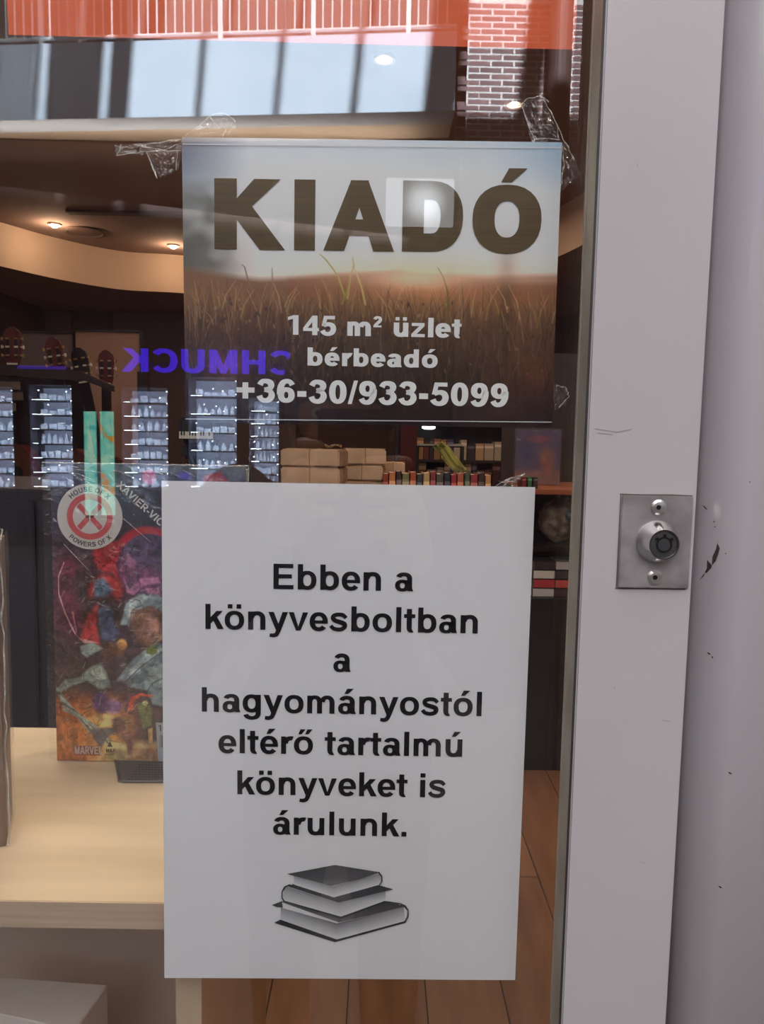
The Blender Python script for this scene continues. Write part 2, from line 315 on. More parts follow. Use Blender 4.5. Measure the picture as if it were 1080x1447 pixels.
# a small raster painter for the flat prints (result becomes a colour attribute)
class Canvas:
    def __init__(s, x0, y0, x1, y1, step):
        s.nx, s.ny = int((x1-x0)/step)+1, int((y1-y0)/step)+1
        s.x, s.y = np.meshgrid(np.linspace(x0, x1, s.nx), np.linspace(y0, y1, s.ny)); s.c = np.zeros((s.ny, s.nx, 3))
    def mix(s, a, col):
        a = np.clip(a, 0, 1)[..., None]; s.c = s.c*(1-a)+np.array(col)*a
    def ell(s, cx, cy, rx, ry, col, soft=.1, op=1, rot=0):
        c, q = math.cos(rot), math.sin(rot); dx, dy = s.x-cx, s.y-cy
        d = np.hypot((dx*c+dy*q)/rx, (-dx*q+dy*c)/ry); s.mix((1-d)/max(soft, 1e-3)*op if op == 1 else np.clip((1-d)/soft, 0, 1)*op, col)
    def poly(s, pts, col, soft=1.2, op=1):
        ins = np.zeros(s.x.shape, bool); dist = np.full(s.x.shape, 1e9)
        for (ax, ay), (bx_, by) in zip(pts, pts[1:]+pts[:1]):
            if ay != by: ins ^= ((ay > s.y) != (by > s.y)) & (s.x < (bx_-ax)*(s.y-ay)/(by-ay)+ax)
            L = (bx_-ax)**2+(by-ay)**2 or 1; t = np.clip(((s.x-ax)*(bx_-ax)+(s.y-ay)*(by-ay))/L, 0, 1)
            dist = np.minimum(dist, np.hypot(s.x-ax-t*(bx_-ax), s.y-ay-t*(by-ay)))
        s.mix(np.clip(.5+np.where(ins, dist, -dist)/soft, 0, 1)*op, col)
    def line(s, pts, w0, w1, col, op=1, soft=.8):
        n = len(pts)-1
        for i in range(n):
            (ax, ay), (bx_, by) = pts[i], pts[i+1]; L = (bx_-ax)**2+(by-ay)**2 or 1
            x0, x1, y0, y1 = min(ax, bx_)-4, max(ax, bx_)+4, min(ay, by)-4, max(ay, by)+4
            m = (s.x > x0) & (s.x < x1) & (s.y > y0) & (s.y < y1)
            if not m.any(): continue
            X, Y = s.x[m], s.y[m]
            t = np.clip(((X-ax)*(bx_-ax)+(Y-ay)*(by-ay))/L, 0, 1)
            d = np.hypot(X-ax-t*(bx_-ax), Y-ay-t*(by-ay)); ww = (w0+(w1-w0)*(i+t)/n)/2
            a = np.clip((ww+soft/2-d)/soft, 0, 1)*op; s.c[m] = s.c[m]*(1-a[:, None])+np.array(col)*a[:, None]
    def noise(s, cell, seed):
        r = np.random.RandomState(seed); gx, gy = (s.x-s.x.min())/cell[0], (s.y-s.y.min())/cell[1]
        g = r.rand(int(gy.max())+2, int(gx.max())+2); i, j = gy.astype(int), gx.astype(int); fy, fx = gy-i, gx-j
        fx, fy = fx*fx*(3-2*fx), fy*fy*(3-2*fy)
        return (g[i, j]*(1-fx)+g[i, j+1]*fx)*(1-fy)+(g[i+1, j]*(1-fx)+g[i+1, j+1]*fx)*fy
    def mesh(s, name, fn, m, parent=None, srgb=True):
        v = np.array([fn(a, b) for a, b in zip(s.x.ravel(), s.y.ravel())])
        idx = np.arange(s.nx*s.ny).reshape(s.ny, s.nx)
        f = np.stack([idx[:-1, :-1], idx[1:, :-1], idx[1:, 1:], idx[:-1, 1:]], -1).reshape(-1, 4)
        me = bpy.data.meshes.new(name); me.vertices.add(len(v)); me.vertices.foreach_set('co', v.ravel())
        me.loops.add(f.size); me.loops.foreach_set('vertex_index', f.ravel()); me.polygons.add(len(f))
        me.polygons.foreach_set('loop_start', np.arange(0, f.size, 4)); me.update(calc_edges=True)
        c = np.clip(s.c.reshape(-1, 3)/255, 0, 1); c = np.where(c <= .04, c/12.92, ((c+.055)/1.055)**2.4)
        a = me.color_attributes.new('ink', 'FLOAT_COLOR', 'POINT'); a.data.foreach_set('color', np.concatenate([c, np.ones((len(c), 1))], 1).ravel())
        return obj(name, me, m, parent, smooth=True)

# ================================================================== THE SETTING
XS0, XS1 = U(829, 623, -.022).x, U(990, 623, -.022).x        # the door stile
DT = 3.2                                                     # top of the glazed front
door = bpy.data.objects.new('door_1', None); C.objects.link(door); door['kind'] = 'structure'
door['label'] = 'glass shop door with a white lacquered frame'
obj('stile', bx(box(XS0, XS1, -.022, .004, .02, DT, .0012), XS0+.010, XS1, .004, .03, .02, DT), STILE, door)
obj('glass_pane', box(-1.3, XS0+.006, 0, .008, .03, DT-.05), GLASS, door)
obj('rubber_seal', box(XS0-.0006, XS0+.004, -.0205, .0, .03, DT-.05), RUBBER, door)
obj('seal_lip', bx(bmesh.new(), XS0-.0011, XS0+.002, -.0035, .0, .03, DT-.05, .0004), RUBBER, door)
obj('dark_seam', box(XS0-.0008, XS0+.0002, -.0216, -.0204, .02, DT), DARKRUB, door)  # thin dark line between the seal and the stile
obj('rail', box(-1.36, XS1, -.022, .03, DT-.06, DT), STILE, door)
obj('rail', box(-1.36, XS1, -.022, .03, .0, .1), STILE, door)
obj('stile', box(-1.36, -1.3, -.022, .03, .02, DT), STILE, door)
# lock
pa, pb = U(880, 700, -.0235), U(973, 832, -.0235)
LP = obj('lock_plate', box(pa.x, pb.x, -.0238, -.022, pb.z, pa.z, .0004), STEEL, door); LP['label'] = 'worn steel lock plate'
def face_disc(name, c, prof, m, parent, n=32, smooth=True):
    mt = Matrix.Translation(c) @ Matrix.Rotation(math.pi/2, 4, 'X')
    o = obj(name, lathe(bmesh.new(), prof, n, mt), m, parent, smooth=False)
    return o
lc = U(929, 766, -.0238)
face_disc('lock_collar', lc, [(.0111, 0), (.0114, .0012), (.0107, .003), (.0083, .0095), (.0079, .0105), (.0071, .0105), (.0069, .0095)], CHROME, LP, 48)
face_disc('lock_core', lc+Vector((0, -.0093, 0)), [(.0069, 0), (.0069, .0006), (.0020, .0008)], mat('lock_core_steel', lin((120, 122, 126)), .35, .9), LP, 32)
kc = lc+Vector((0, -.01045, 0))
kv = flat(ringp(0, 0, .0042, .0042, .0009, .0009, n=36, e=2)+[[(a*math.cos(t)-b*math.sin(t), a*math.sin(t)+b*math.cos(t)) for a, b in ((.0039, -.0009), (.0056, -.0008), (.0056, .0008), (.0039, .0009))] for t in (math.radians(90), math.radians(38), math.radians(142))], lambda u, v: kc+Vector((u, 0, v)))
obj('key_slot', kv, BLACK, LP)
for px, py in ((931, 717), (926, 816)):
    s_ = U(px, py, -.0238)
    sc = face_disc('screw', s_, [(.0042, 0), (.0042, .0005), (.0030, .0014), (.0016, .0016)], STEEL2, LP, 24)
for px, py in ((931, 717), (926, 816)):
    s_ = U(px, py, -.0255)
    obj('screw_socket', flat(ringp(0, 0, .0013, .0013, .00125, .00125, n=12, e=2), lambda u, v: s_+Vector((u, -.0002, v))), BLACK, LP)
gr = flat([[(0, 0), (1, 0), (1, .6), (.7, 1), (.3, .7), (0, .9)]], lambda u, v: Vector((pa.x-.001+u*(pb.x-pa.x+.001), -.02215, pa.z+.0001+v*.0009)))
obj('grime_line', gr, mat('grime', lin((110, 96, 92)), .9), door)
obj('grime_line', flat([[(0, .0), (1, .25), (1, 1), (.4, .6), (0, .9)]], lambda u, v: Vector((pa.x-.001+u*(pb.x-pa.x), -.02215, pb.z-.0011+v*.0011))), bpy.data.materials['grime'], door)
obj('grime_line', flat([[(0, 0), (.9, 0), (.6, 1), (.1, 1)]], lambda u, v: Vector((pa.x-.0008+u*.0009, -.02215, pb.z+v*(pa.z-pb.z)))), bpy.data.materials['grime'], door)
sc_ = mat('scuff', lin((150, 142, 142)), .8)
for (a, b, c, d) in ((841, 606, 872, 611), (872, 611, 893, 607), (845, 612, 866, 615), (905, 1218, 912, 1220), (936, 1018, 948, 1020), (868, 970, 869, 974), (900, 231, 901, 236), (846, 118, 848, 121)):
    p, q = U(a, b, -.0222), U(c, d, -.0222); n_ = Vector((0, 0, .0003)) if abs(p.x-q.x) > abs(p.z-q.z) else Vector((.0003, 0, 0))
    obj('scuff_mark', ([tuple(p), tuple(q), tuple(q+n_), tuple(p+n_)], [(0, 1, 2, 3)]), sc_, door)

# rounded white column beside the door
JX = XS1+.0022; R0 = .021
def jprof(x):
    t = min(max((x-JX)/R0, 0), 1); return -.004-.030*math.sqrt(max(0, 1-(1-t)**2))-max(0, (x-JX-R0))*.02
prof = [(JX, .05)]+[(JX+R0*(1-math.cos(math.pi/2*i/24)), 0) for i in range(25)]
prof = [(JX, .05)]+[(x, jprof(x)) for x, _ in prof[1:]]+[(JX+.11, jprof(JX+.11)), (JX+.13, -.02), (JX+.13, .05)]
bm = bmesh.new(); prism(bm, [(x, y, 0) for x, y in prof], (0, 0, DT+.1))
col_ = struct('trim_1', bm, JAMB, True); col_['label'] = 'white rounded column right of the door'
def onj(px, py):
    y = -.02
    for _ in range(14): y = jprof(U(px, py, y-.0002).x)
    return U(px, py, y-.0003)
CHIP = mat('chipped_paint', lin((62, 50, 48)), .9)
def chip(pts):
    q = [tuple(onj(840+a/4.5, 640+b/4.5)) for a, b in pts]
    obj('paint_chip', (q, [tuple(range(len(q)))]), CHIP, col_)
chip([(790, 540), (784, 575), (798, 605), (790, 640), (772, 690), (748, 715), (752, 660), (775, 610)])
chip([(748, 715), (745, 730), (715, 765), (690, 790), (668, 810), (700, 765), (716, 735), (718, 680), (736, 700)])
chip([(685, 330), (700, 338), (722, 362), (708, 356)])
chip([(542, 230), (560, 238), (622, 268), (600, 266)]) if 0 else None
for a, b in ((762, 437), (836, 640), (990, 185), (768, 470)): chip([(a-4, b-3), (a+3, b-4), (a+4, b+3), (a-3, b+4)])
chip([(1530/1*0+745, 1292), (757, 1296), (752, 1310)]) 
for px, py in ((1002, 923), (1032, 1092), (1018, 1253)):
    q = [tuple(onj(px+a, py+b)) for a, b in ((-3, -1), (0, -1), (3, 2), (0, 2))]
    obj('paint_chip', (q, [(0, 1, 2, 3)]), CHIP, col_)

# shop shell
WX0, WX1, WY1 = -3.6, 2.0, 8.0
BZ = 2.64
bm = bmesh.new(); TOP = 13.2
bx(bm, -10, 10, .0, .4, DT+.1, TOP); bx(bm, JX+.13, 10, -.01, .4, 0, DT+.1); bx(bm, -10, -3.5, -.0, .4, 0, DT+.1)  # unseen upper wall, height shaped to cut the sun below the gallery edge
bx(bm, -10, 10, .035, .46, 2.97, DT+.2)  # lintel added to stop sun leaking in above the glass
struct('wall_front', bm, MALLWALL)
struct('window_1', box(-3.5, -1.36, 0, .008, 0, DT), GLASS)
struct('wall_left', box(WX0-.1, WX0, .4, WY1, 0, 3.1), BROWNWALL)
REDWALL = grain(mat('shop_wall_right', (.2, .12, .1), .8), lin((122, 84, 74)), lin((134, 94, 84)), ns=1.2)
struct('wall_right', box(WX1, WX1+.1, .4, WY1, 0, 3.1), REDWALL)
struct('wall_back', box(WX0, WX1, WY1, WY1+.1, 0, 3.1), BROWNWALL)
wp = bmesh.new()
for a, b, top in ((16, 100, 402), (160, 262, 408), (330, 420, 400)):
    p, q = U(a, top, WY1-.04), U(b, top, WY1-.04); bx(wp, p.x, q.x, WY1-.05, WY1, 0, BZ-.01)
struct('trim_2', wp, PANELM)
struct('ceiling', box(WX0, WX1, .4, WY1, 2.98, 3.15), CEILM)
# raised oval with its curved band
band = [(-3.58, 4.7)]+[tuple(UZ(a, b, BZ).xy) for a, b in ((0, 376), (85, 395), (170, 409), (255, 414))]+[(-1.1, 7.15), (-.3, 7.05), (.4, 6.6), (.95, 5.9), (1.25, 5.1), (1.38, 4.4), (1.42, 3.6), (1.38, 2.6), (1.3, 1.6)]
def smooth(pts, n=6):
    out = []
    q = [pts[0]]+pts+[pts[-1]]
    for i in range(1, len(q)-2):
        for j in range(n):
            t = j/n; out.append(tuple(.5*((2*q[i][k])+(-q[i-1][k]+q[i+1][k])*t+(2*q[i-1][k]-5*q[i][k]+4*q[i+1][k]-q[i+2][k])*t*t+(-q[i-1][k]+3*q[i][k]-3*q[i+1][k]+q[i+2][k])*t**3) for k in range(len(q[i]))))
    return out+[pts[-1]]
bs = smooth(band); V_, F_ = [], []
for x, y in bs: V_ += [(x, y, BZ), (x, y, 2.98)]
for i in range(len(bs)-1): F_.append((2*i, 2*i+2, 2*i+3, 2*i+1))
o = struct('trim_3', (V_, F_), FASCIAIN, True); o['label'] = 'curved cream ceiling band inside the shop'
V_, F_ = [], []
for x, y in bs:
    d = Vector((x+.9, y-3.2)); d.normalize(); V_ += [(x, y, BZ+.001), (max(WX0, min(WX1, x+d.x*4)), max(.4, min(WY1, y+d.y*4)), BZ+.001)]
for i in range(len(bs)-1): F_.append((2*i, 2*i+1, 2*i+3, 2*i+2))
struct('trim_4', (V_, F_), CEILM)
SPOTS = [UZ(77, 317, 2.975), UZ(245, 347, 2.975), UZ(868, 272, 2.975), UZ(543, 83, 2.975), UZ(727, 147, 2.975)]  # the one behind the stile is added to brighten the band
bulb = emis('downlight_bulb', (1, .86, .68), 22)
for i, p in enumerate(SPOTS):
    t = thing('downlight', ['recessed warm ceiling downlight above the guitars', 'recessed warm ceiling downlight beside the upper poster edge', 'added unseen downlight behind the door stile, brightening the ceiling band', 'bright recessed downlight high above the poster middle', 'bright recessed downlight above the poster right half by the bricks'][i], 'light', p, 'warm shop downlights')
    obj('trim_ring', lathe(bmesh.new(), [(.05, .005), (.05, -.008), (.036, -.006), (.036, .004)], 20), mat('downlight_ring', (.7, .6, .5), .4), t)
    obj('bulb', lathe(bmesh.new(), [(.026, .0), (.03, -.012), (.02, -.024)] if i in (0, 1) else [(.014, .0), (.016, -.007), (.011, -.013)], 16), bulb, t)
    if i < 3: light('downlight_beam', 'POINT', (p.x, p.y, p.z-.09), 4.2, (1, .70, .46), .03)
rg = UZ(120, 327, 2.979)
t = obj('ceiling_speaker', lathe(bmesh.new(), [(.17, 0), (.17, -.012), (.14, -.016), (.13, -.006)], 28), mat('speaker_grille', lin((112, 88, 78)), .7), loc=rg); tag(t, 'round flush ceiling speaker between the two downlights', 'speaker')
sa, sb = UZ(97, 299, 2.979), UZ(300, 300, 2.979)
t = obj('ceiling_vent', box(sa.x, sb.x, sa.y-.06, sa.y+.02, 2.96, 2.979), mat('vent_slot', lin((90, 70, 62)), .8)); tag(t, 'long narrow air slot in the shop ceiling above the guitars', 'vent')

# shop floor of wooden boards
struct('floor', box(WX0, WX1, .02, WY1, -.02, -.004), mat('floor_joint', lin((70, 45, 32)), .8))
flo = bpy.data.objects['floor']
woods = []
for i, (a, b) in enumerate(((( 142, 98, 70), (166, 120, 88)), ((150, 104, 76), (176, 130, 98)), ((130, 88, 62), (156, 110, 80)))):
    woods.append(grain(mat('floor_board_wood', (.3, .2, .1), .38), lin(a), lin(b), scale=(5, .7, 1), ns=5, bump=.08, dist=.002, lo=.3, hi=.7))
pm = []
for m_ in woods:
    me = bpy.data.meshes.new('plank'); b_ = box(0, .186, 0, 1.18, -.006, 0, .0015); b_.to_mesh(me); b_.free(); me.materials.append(m_); pm.append(me)
for i in range(13):
    for j in range(6):
        y0_ = -(i*37 % 100)/110+j*1.184; y1_ = y0_+1.18; y0_ = max(y0_, .04)
        if y1_ < .1: continue
        o = obj('plank', pm[random.randrange(3)], None, flo, loc=(-1.0+i*.19, y0_, 0)); o.scale.y = (y1_-y0_)/1.18
bm = bmesh.new()
for i in range(30):
    x = WX0+i*.19
    if -1.02 < x < 1.40: bx(bm, x, x+.186, 7.1, 7.98, -.006, 0)
    else: bx(bm, x, min(x+.186, WX1), .42, 7.98, -.006, 0)
o = obj('far_planks', bm, woods[0], flo, kind='stuff')

# ================================================================== PAPERS ON THE GLASS
YP = .0088
def warp(u, v): return YP+.0006+.0008*(math.sin(u*3.1+.4)*v*.6)**2
class Sheet:
    def __init__(s, c): s.c = [U(x, y, YP) for x, y in c]
    def at(s, u, v, d=0):
        a, b, c, e = s.c; p = a*(1-u)*(1-v)+b*u*(1-v)+c*u*v+e*(1-u)*v; p.y = warp(u, v)-d; return p
    def uv(s, p):
        a, b, c, e = s.c; l = 0
        v = (a.z-p.z)/(a.z-e.z)
        for _ in range(4):
            L, R_ = a+(e-a)*v, b+(c-b)*v; u = (p.x-L.x)/(R_.x-L.x); T, B = a+(b-a)*u, e+(c-e)*u; v = (T.z-p.z)/(T.z-B.z)
        return u, v
    def on(s, p, d=.00035): return s.at(*s.uv(p), d)
    def text(s, lines, b=0, track=0):
        out = []
        for t, cx, y, size, wd in lines:
            c = U(cx, y, YP); k = (YP-CAM.y)/F*1.004; W_, P = layout(t, size, b, track); q = wd/W_
            out += [[(c.x+(u-W_/2)*q*k, c.z+v*k) for u, v in g] for g in P]
        return flat(out, lambda x, z: s.on(Vector((x, YP, z))))
    def mesh(s, n=14, m_=18, th=.0003):
        bm = bmesh.new(); g = [[[bm.verts.new(s.at(i/n, j/m_, -k*th)) for i in range(n+1)] for j in range(m_+1)] for k in (0, 1)]
        for j in range(m_):
            for i in range(n):
                bm.faces.new((g[0][j][i], g[0][j+1][i], g[0][j+1][i+1], g[0][j][i+1])); bm.faces.new((g[1][j][i], g[1][j][i+1], g[1][j+1][i+1], g[1][j+1][i]))
        return bm
t = thing('paper_notice', 'white paper notice with large black lettering and a stack of books drawn on it', 'notice', U(490, 1386, YP))
def child(name, geo, m, par, **k):
    o = obj(name, geo, m, par, **k); o.matrix_parent_inverse = Matrix.Translation(-par.location); return o
SH = Sheet([(228, 679.5), (757, 688.5), (728.5, 1386), (232, 1383)])
child('sheet', SH.mesh(), PAPER, t, smooth=True)
child('lettering', SH.text([('Ebben a', 484, 834, 51, 205), ('könyvesboltban', 483, 892, 51, 398), ('a', 483, 949.5, 51, 28), ('hagyományostól', 483, 1009, 51, 413),
    ('eltérő tartalmú', 482, 1067, 51, 361), ('könyveket is', 482, 1125, 51, 311), ('árulunk.', 481, 1181, 51, 202)]), INK, t)
# drawing of three stacked books, printed flat: shaded polygons in crop pixels
def icon(polys):
    V_, F_, K_ = [], [], []
    for q in polys:
        F_.append(tuple(range(len(V_), len(V_)+len(q))))
        for x, y, g in q:
            V_.append(tuple(SH.on(U(340+x/3.6, 1190+y/3.6, YP), .0004+len(F_)*1.5e-5))); K_.append(lin((g, g-2, g+1)))
    me = bpy.data.meshes.new('drawing'); me.from_pydata(V_, [], F_); a = me.color_attributes.new('ink', 'FLOAT_COLOR', 'POINT')
    for i, c in enumerate(K_): a.data[i].color = (*c, 1)
    return me
Dk, Md, Lt, Pg = 74, 100, 225, 175
I_ = []
# bottom book
I_ += [[(158, 322, Dk), (210, 302, 90), (215, 335, 90), (185, 333, Dk)], [(205, 305, 70), (500, 410, 110), (845, 330, 80), (735, 300, 70), (500, 380, 60)],
       [(205, 335, 150), (490, 415, 110), (490, 497, 225), (205, 408, 225)], [(490, 415, 110), (830, 330, 150), (838, 405, 225), (490, 497, 225)],
       [(170, 412, 60), (203, 396, 60), (490, 497, 60), (480, 511, 55)], [(490, 497, 60), (838, 402, 60), (842, 411, 55), (480, 511, 55)],
       [(740, 300, 75), (820, 312, 75), (800, 322, 90)], [(205, 305, 95), (275, 290, 90), (500, 385, 80), (500, 410, 130)]]
I_ += [[(816, 312, Dk), (840, 322, Dk), (832, 330, Dk), (812, 320, Dk)], [(840, 322, Dk), (856, 345, Dk), (850, 350, Dk), (832, 330, Dk)], [(856, 345, Dk), (856, 380, Dk), (848, 378, Dk), (850, 350, Dk)], [(856, 380, Dk), (840, 411, Dk), (834, 403, Dk), (848, 378, Dk)]]
# middle book
I_ += [[(222, 225, 150), (500, 305, 150), (510, 380, 228), (222, 302, 228)], [(500, 305, 150), (738, 250, 140), (735, 300, 225), (510, 380, 228)],
       [(240, 225, 70), (275, 212, 70), (480, 280, 90), (500, 308, 80)], [(480, 280, 90), (700, 218, 75), (778, 240, 70), (500, 308, 80)], [(212, 298, 60), (222, 298, 60), (512, 380, 60), (512, 390, 60)], [(512, 380, 60), (736, 298, 60), (738, 304, 60), (512, 390, 60)],
       [(260, 220, Dk), (225, 232, Dk), (222, 226, Dk), (250, 214, Dk)], [(222, 226, Dk), (208, 252, Dk), (214, 256, Dk), (230, 232, Dk)], [(208, 252, Dk), (208, 285, Dk), (214, 283, Dk), (214, 256, Dk)], [(208, 285, Dk), (220, 304, Dk), (224, 298, Dk), (214, 283, Dk)]]
# top book
I_ += [[(272, 172, 160), (475, 225, 150), (475, 281, 230), (272, 216, 230)], [(475, 225, 150), (712, 160, 150), (712, 215, 228), (475, 281, 230)],
       [(237, 162, Dk), (480, 116, 84), (712, 153, 90), (600, 190, Md), (460, 222, 118), (272, 172, 88)],
       [(705, 150, Dk), (722, 172, Dk), (716, 176, Dk), (698, 154, Dk)], [(722, 172, Dk), (722, 200, Dk), (716, 200, Dk), (716, 176, Dk)], [(722, 200, Dk), (708, 221, Dk), (704, 216, Dk), (716, 200, Dk)]]
o = child('book_drawing', icon(I_), ICON, t)

# ---- poster
pt = thing('rental_poster', 'landscape poster in a clear sleeve showing a grass field at sunset with big letters', 'poster', U(520, 605, YP))
PO = Sheet([(256.5, 193), (795, 200.5), (780, 605), (262, 597)])
cv = Canvas(0, 0, 538, 405, 1.0); x, y = cv.x, cv.y
top = np.array((196, 202, 208)); cv.c[:] = (214, 212, 212)
cv.mix(np.clip(1-y/70, 0, 1)*.75, (172, 186, 198)); cv.mix(np.clip(1-x/95, 0, 1)*np.clip(1-y/130, 0, 1)*1.1, (84, 98, 118))
cv.mix(np.clip((x-430)/110, 0, 1)*np.clip(1-y/90, 0, 1)*.8, (140, 168, 192))
cv.mix(np.clip((y-95)/90, 0, 1)*.35, (196, 184, 178))
n1, n2, n3 = cv.noise((22, 18), 1), cv.noise((7, 6), 2), cv.noise((3, 9), 3)
# blurred trees at the left
cv.mix(np.clip((62+30*n1-x)/40, 0, 1)*np.clip((y-55)/30, 0, 1)*1.25*np.clip(.5*n1+.5*n1[::-1]+.25, .3, 1)*.72, (92, 92, 86))
cv.mix(np.clip((110-x)/110, 0, 1)*np.clip((y-120)/40, 0, 1)*.55, (78, 74, 66))
# warm light round the low sun
hz = 192+6*np.sin(x/70+.6)+np.clip((110-x)/110, 0, 1)*-14
g = np.exp(-((x-345)/190)**2-((y-196)/36)**2); cv.mix(g*.85, (238, 204, 176))
cv.mix(np.clip((y-hz+5)/10, 0, 1), (118, 84, 62))
cv.mix(np.clip((y-hz+4)/8, 0, 1)*np.clip((x-320)/120, 0, 1)*.6, (124, 82, 60))
cv.poly([(150, 196), (215, 190), (270, 186), (310, 182), (345, 190), (380, 186), (440, 188), (540, 184), (540, 225), (150, 225)], (122, 76, 52), 8, .7)
cv.mix(np.exp(-((x-335)/55)**2-((y-196)/18)**2)*.95, (255, 206, 164)); cv.mix(np.exp(-((x-345)/130)**2-((y-215)/30)**2)*.55, (196, 124, 84))
field = np.clip((y-hz-4)/30, 0, 1)
cv.mix(field*np.clip((y-225)/120, 0, 1)*.95, (50, 38, 36)); cv.mix(field*n2*.45*np.clip(1-(y-300)/90, 0, 1), (132, 104, 62)); cv.mix(field*(n3-.4)*.7*np.clip((y-230)/60, 0, 1), (38, 28, 26))
cv.mix(field*np.clip(1-abs(x-470)/75, 0, 1)*n1*.75, (160, 92, 54)); cv.mix(field*np.clip(1-abs(x-60)/55, 0, 1)*n2*.5, (150, 100, 66))
cv.mix(np.exp(-((x-60)/26)**2-((y-322)/22)**2)*.6, (196, 108, 66)); cv.mix(np.exp(-((x-465)/14)**2-((y-250)/90)**2)*.5, (60, 52, 30))
cv.mix(np.exp(-((x-520)/30)**2-((y-330)/40)**2)*.5, (170, 88, 54)); cv.mix(np.clip((y-330)/60, 0, 1)*.6, (44, 32, 34))
for k_ in range(60): cv.mix(field*np.exp(-((x-(9*k_+4*math.sin(k_*2.3)))/(2.2+1.5*math.sin(k_*1.7)))**2)*np.clip((y-205-18*math.sin(k_*1.3))/25, 0, 1)*np.clip((330-y)/90, 0, 1)*.35, ((176, 134, 84), (84, 60, 40), (150, 104, 66))[k_ % 3])
R = random.Random(3)
for i in range(900):                          # grass stems
    bx0 = R.uniform(4, 534); by = R.uniform(235, 385); L = R.uniform(20, 75); bend = R.uniform(-22, 22)
    if by-L < 196: L = by-R.uniform(196, 225)
    colr = R.choice([(168, 132, 86), (120, 96, 44), (70, 58, 36), (190, 150, 104), (98, 70, 48), (140, 96, 60)])
    dk = 1.06-max(0, by-270)/200
    cv.line([(bx0, by), (bx0+bend*.3, by-L*.5), (bx0+bend, by-L)], 1.7, .5, tuple(q*dk for q in colr), R.uniform(.35, .85))
for (pts, c) in (([(232, 218), (222, 190), (205, 168), (196, 160)], (150, 140, 66)), ([(236, 222), (240, 190), (245, 176), (243, 164)], (168, 150, 84)), ([(262, 230), (256, 205), (248, 184), (243, 176)], (182, 160, 96)),
                 ([(382, 238), (380, 208), (374, 190), (366, 177)], (110, 98, 50)), ([(98, 212), (92, 196), (88, 180), (84, 176)], (120, 96, 76)), ([(126, 222), (128, 200), (127, 180)], (126, 100, 78)), ([(228, 230), (236, 210), (240, 190)], (140, 128, 60))):
    cv.line(pts, 3.0, 1, c, .95)
for i in range(170):                          # seed heads
    a, b = R.uniform(10, 530), R.uniform(225, 345); cv.ell(a, b, R.uniform(1.4, 3.2), R.uniform(2, 5), R.choice([(60, 44, 38), (190, 150, 120), (120, 84, 60), (46, 38, 44)]), .7, .7, R.uniform(-.6, .6))
cv.mix(np.clip((y-396)/3, 0, 1)*.5, (30, 24, 24))
def gain(cv, k):
    c = cv.c/255; l = np.where(c <= .04, c/12.92, ((c+.055)/1.055)**2.4)*k; l = np.clip(l, 0, .9)
    cv.c = np.where(l <= .0031, l*12.92, 1.055*l**(1/2.4)-.055)*255
cv.mix(field*np.clip((y-215)/60, 0, 1)*.42, (34, 24, 24)); cv.mix(np.exp(-((x-340)/200)**2-((y-190)/14)**2)*.4, (250, 214, 184))
gain(cv, 1.5)
child_ = cv.mesh('printed_sheet', lambda a, b: tuple(PO.at(a/538, b/405)), PRINT, pt); child_.matrix_parent_inverse = Matrix.Translation(-pt.location)
tv, tf = [], []
for ch, xa, xb, by in (('K', 303, 403, 352.5), ('I', 415.5, 445, 353.5), ('A', 457, 557, 354.5), ('D', 568, 653.5, 355.5), ('Ó', 666.5, 764, 357)):
    gp = glyph(ch, .07)[1]; us = [u for q in gp for u, v in q if v < .74]; u0, u1 = min(us), max(us); A_, B_ = U(xa, by, YP), U(xb, by, YP); kz = (YP-CAM.y)/F*131*(.95 if ch == 'Ó' else 1)
    for q in gp:
        tf.append(tuple(range(len(tv), len(tv)+len(q)))); tv += [tuple(PO.on(Vector((A_.x+(B_.x-A_.x)*(u-u0)/(u1-u0), YP, (A_.z+B_.z)/2+v*kz)))) for u, v in q]
child('title', (tv, tf), BROWNINK, pt)
child('lettering', PO.text([('145 m² üzlet', 528, 475, 37, 244), ('bérbeadó', 526, 518, 34.5, 185), ('+36-30/933-5099', 526, 571, 44, 383)], .035), WHITEINK, pt)
def strip(px0, py0, px1, py1, h, d=.0006):
    p, q = PO.on(U(px0, py0, YP), d), PO.on(U(px1, py1, YP), d); n_ = Vector((0, 0, h/2)); return ([tuple(p-n_), tuple(q-n_), tuple(q+n_), tuple(p+n_)], [(0, 1, 2, 3)])
WELD = mat('sleeve_weld', (.8, .8, .82), .3)
child('sleeve_weld', strip(258, 203.5, 794, 209, .0005), WELD, pt); child('sleeve_weld', strip(262, 592, 780, 596.5, .0005), WELD, pt)

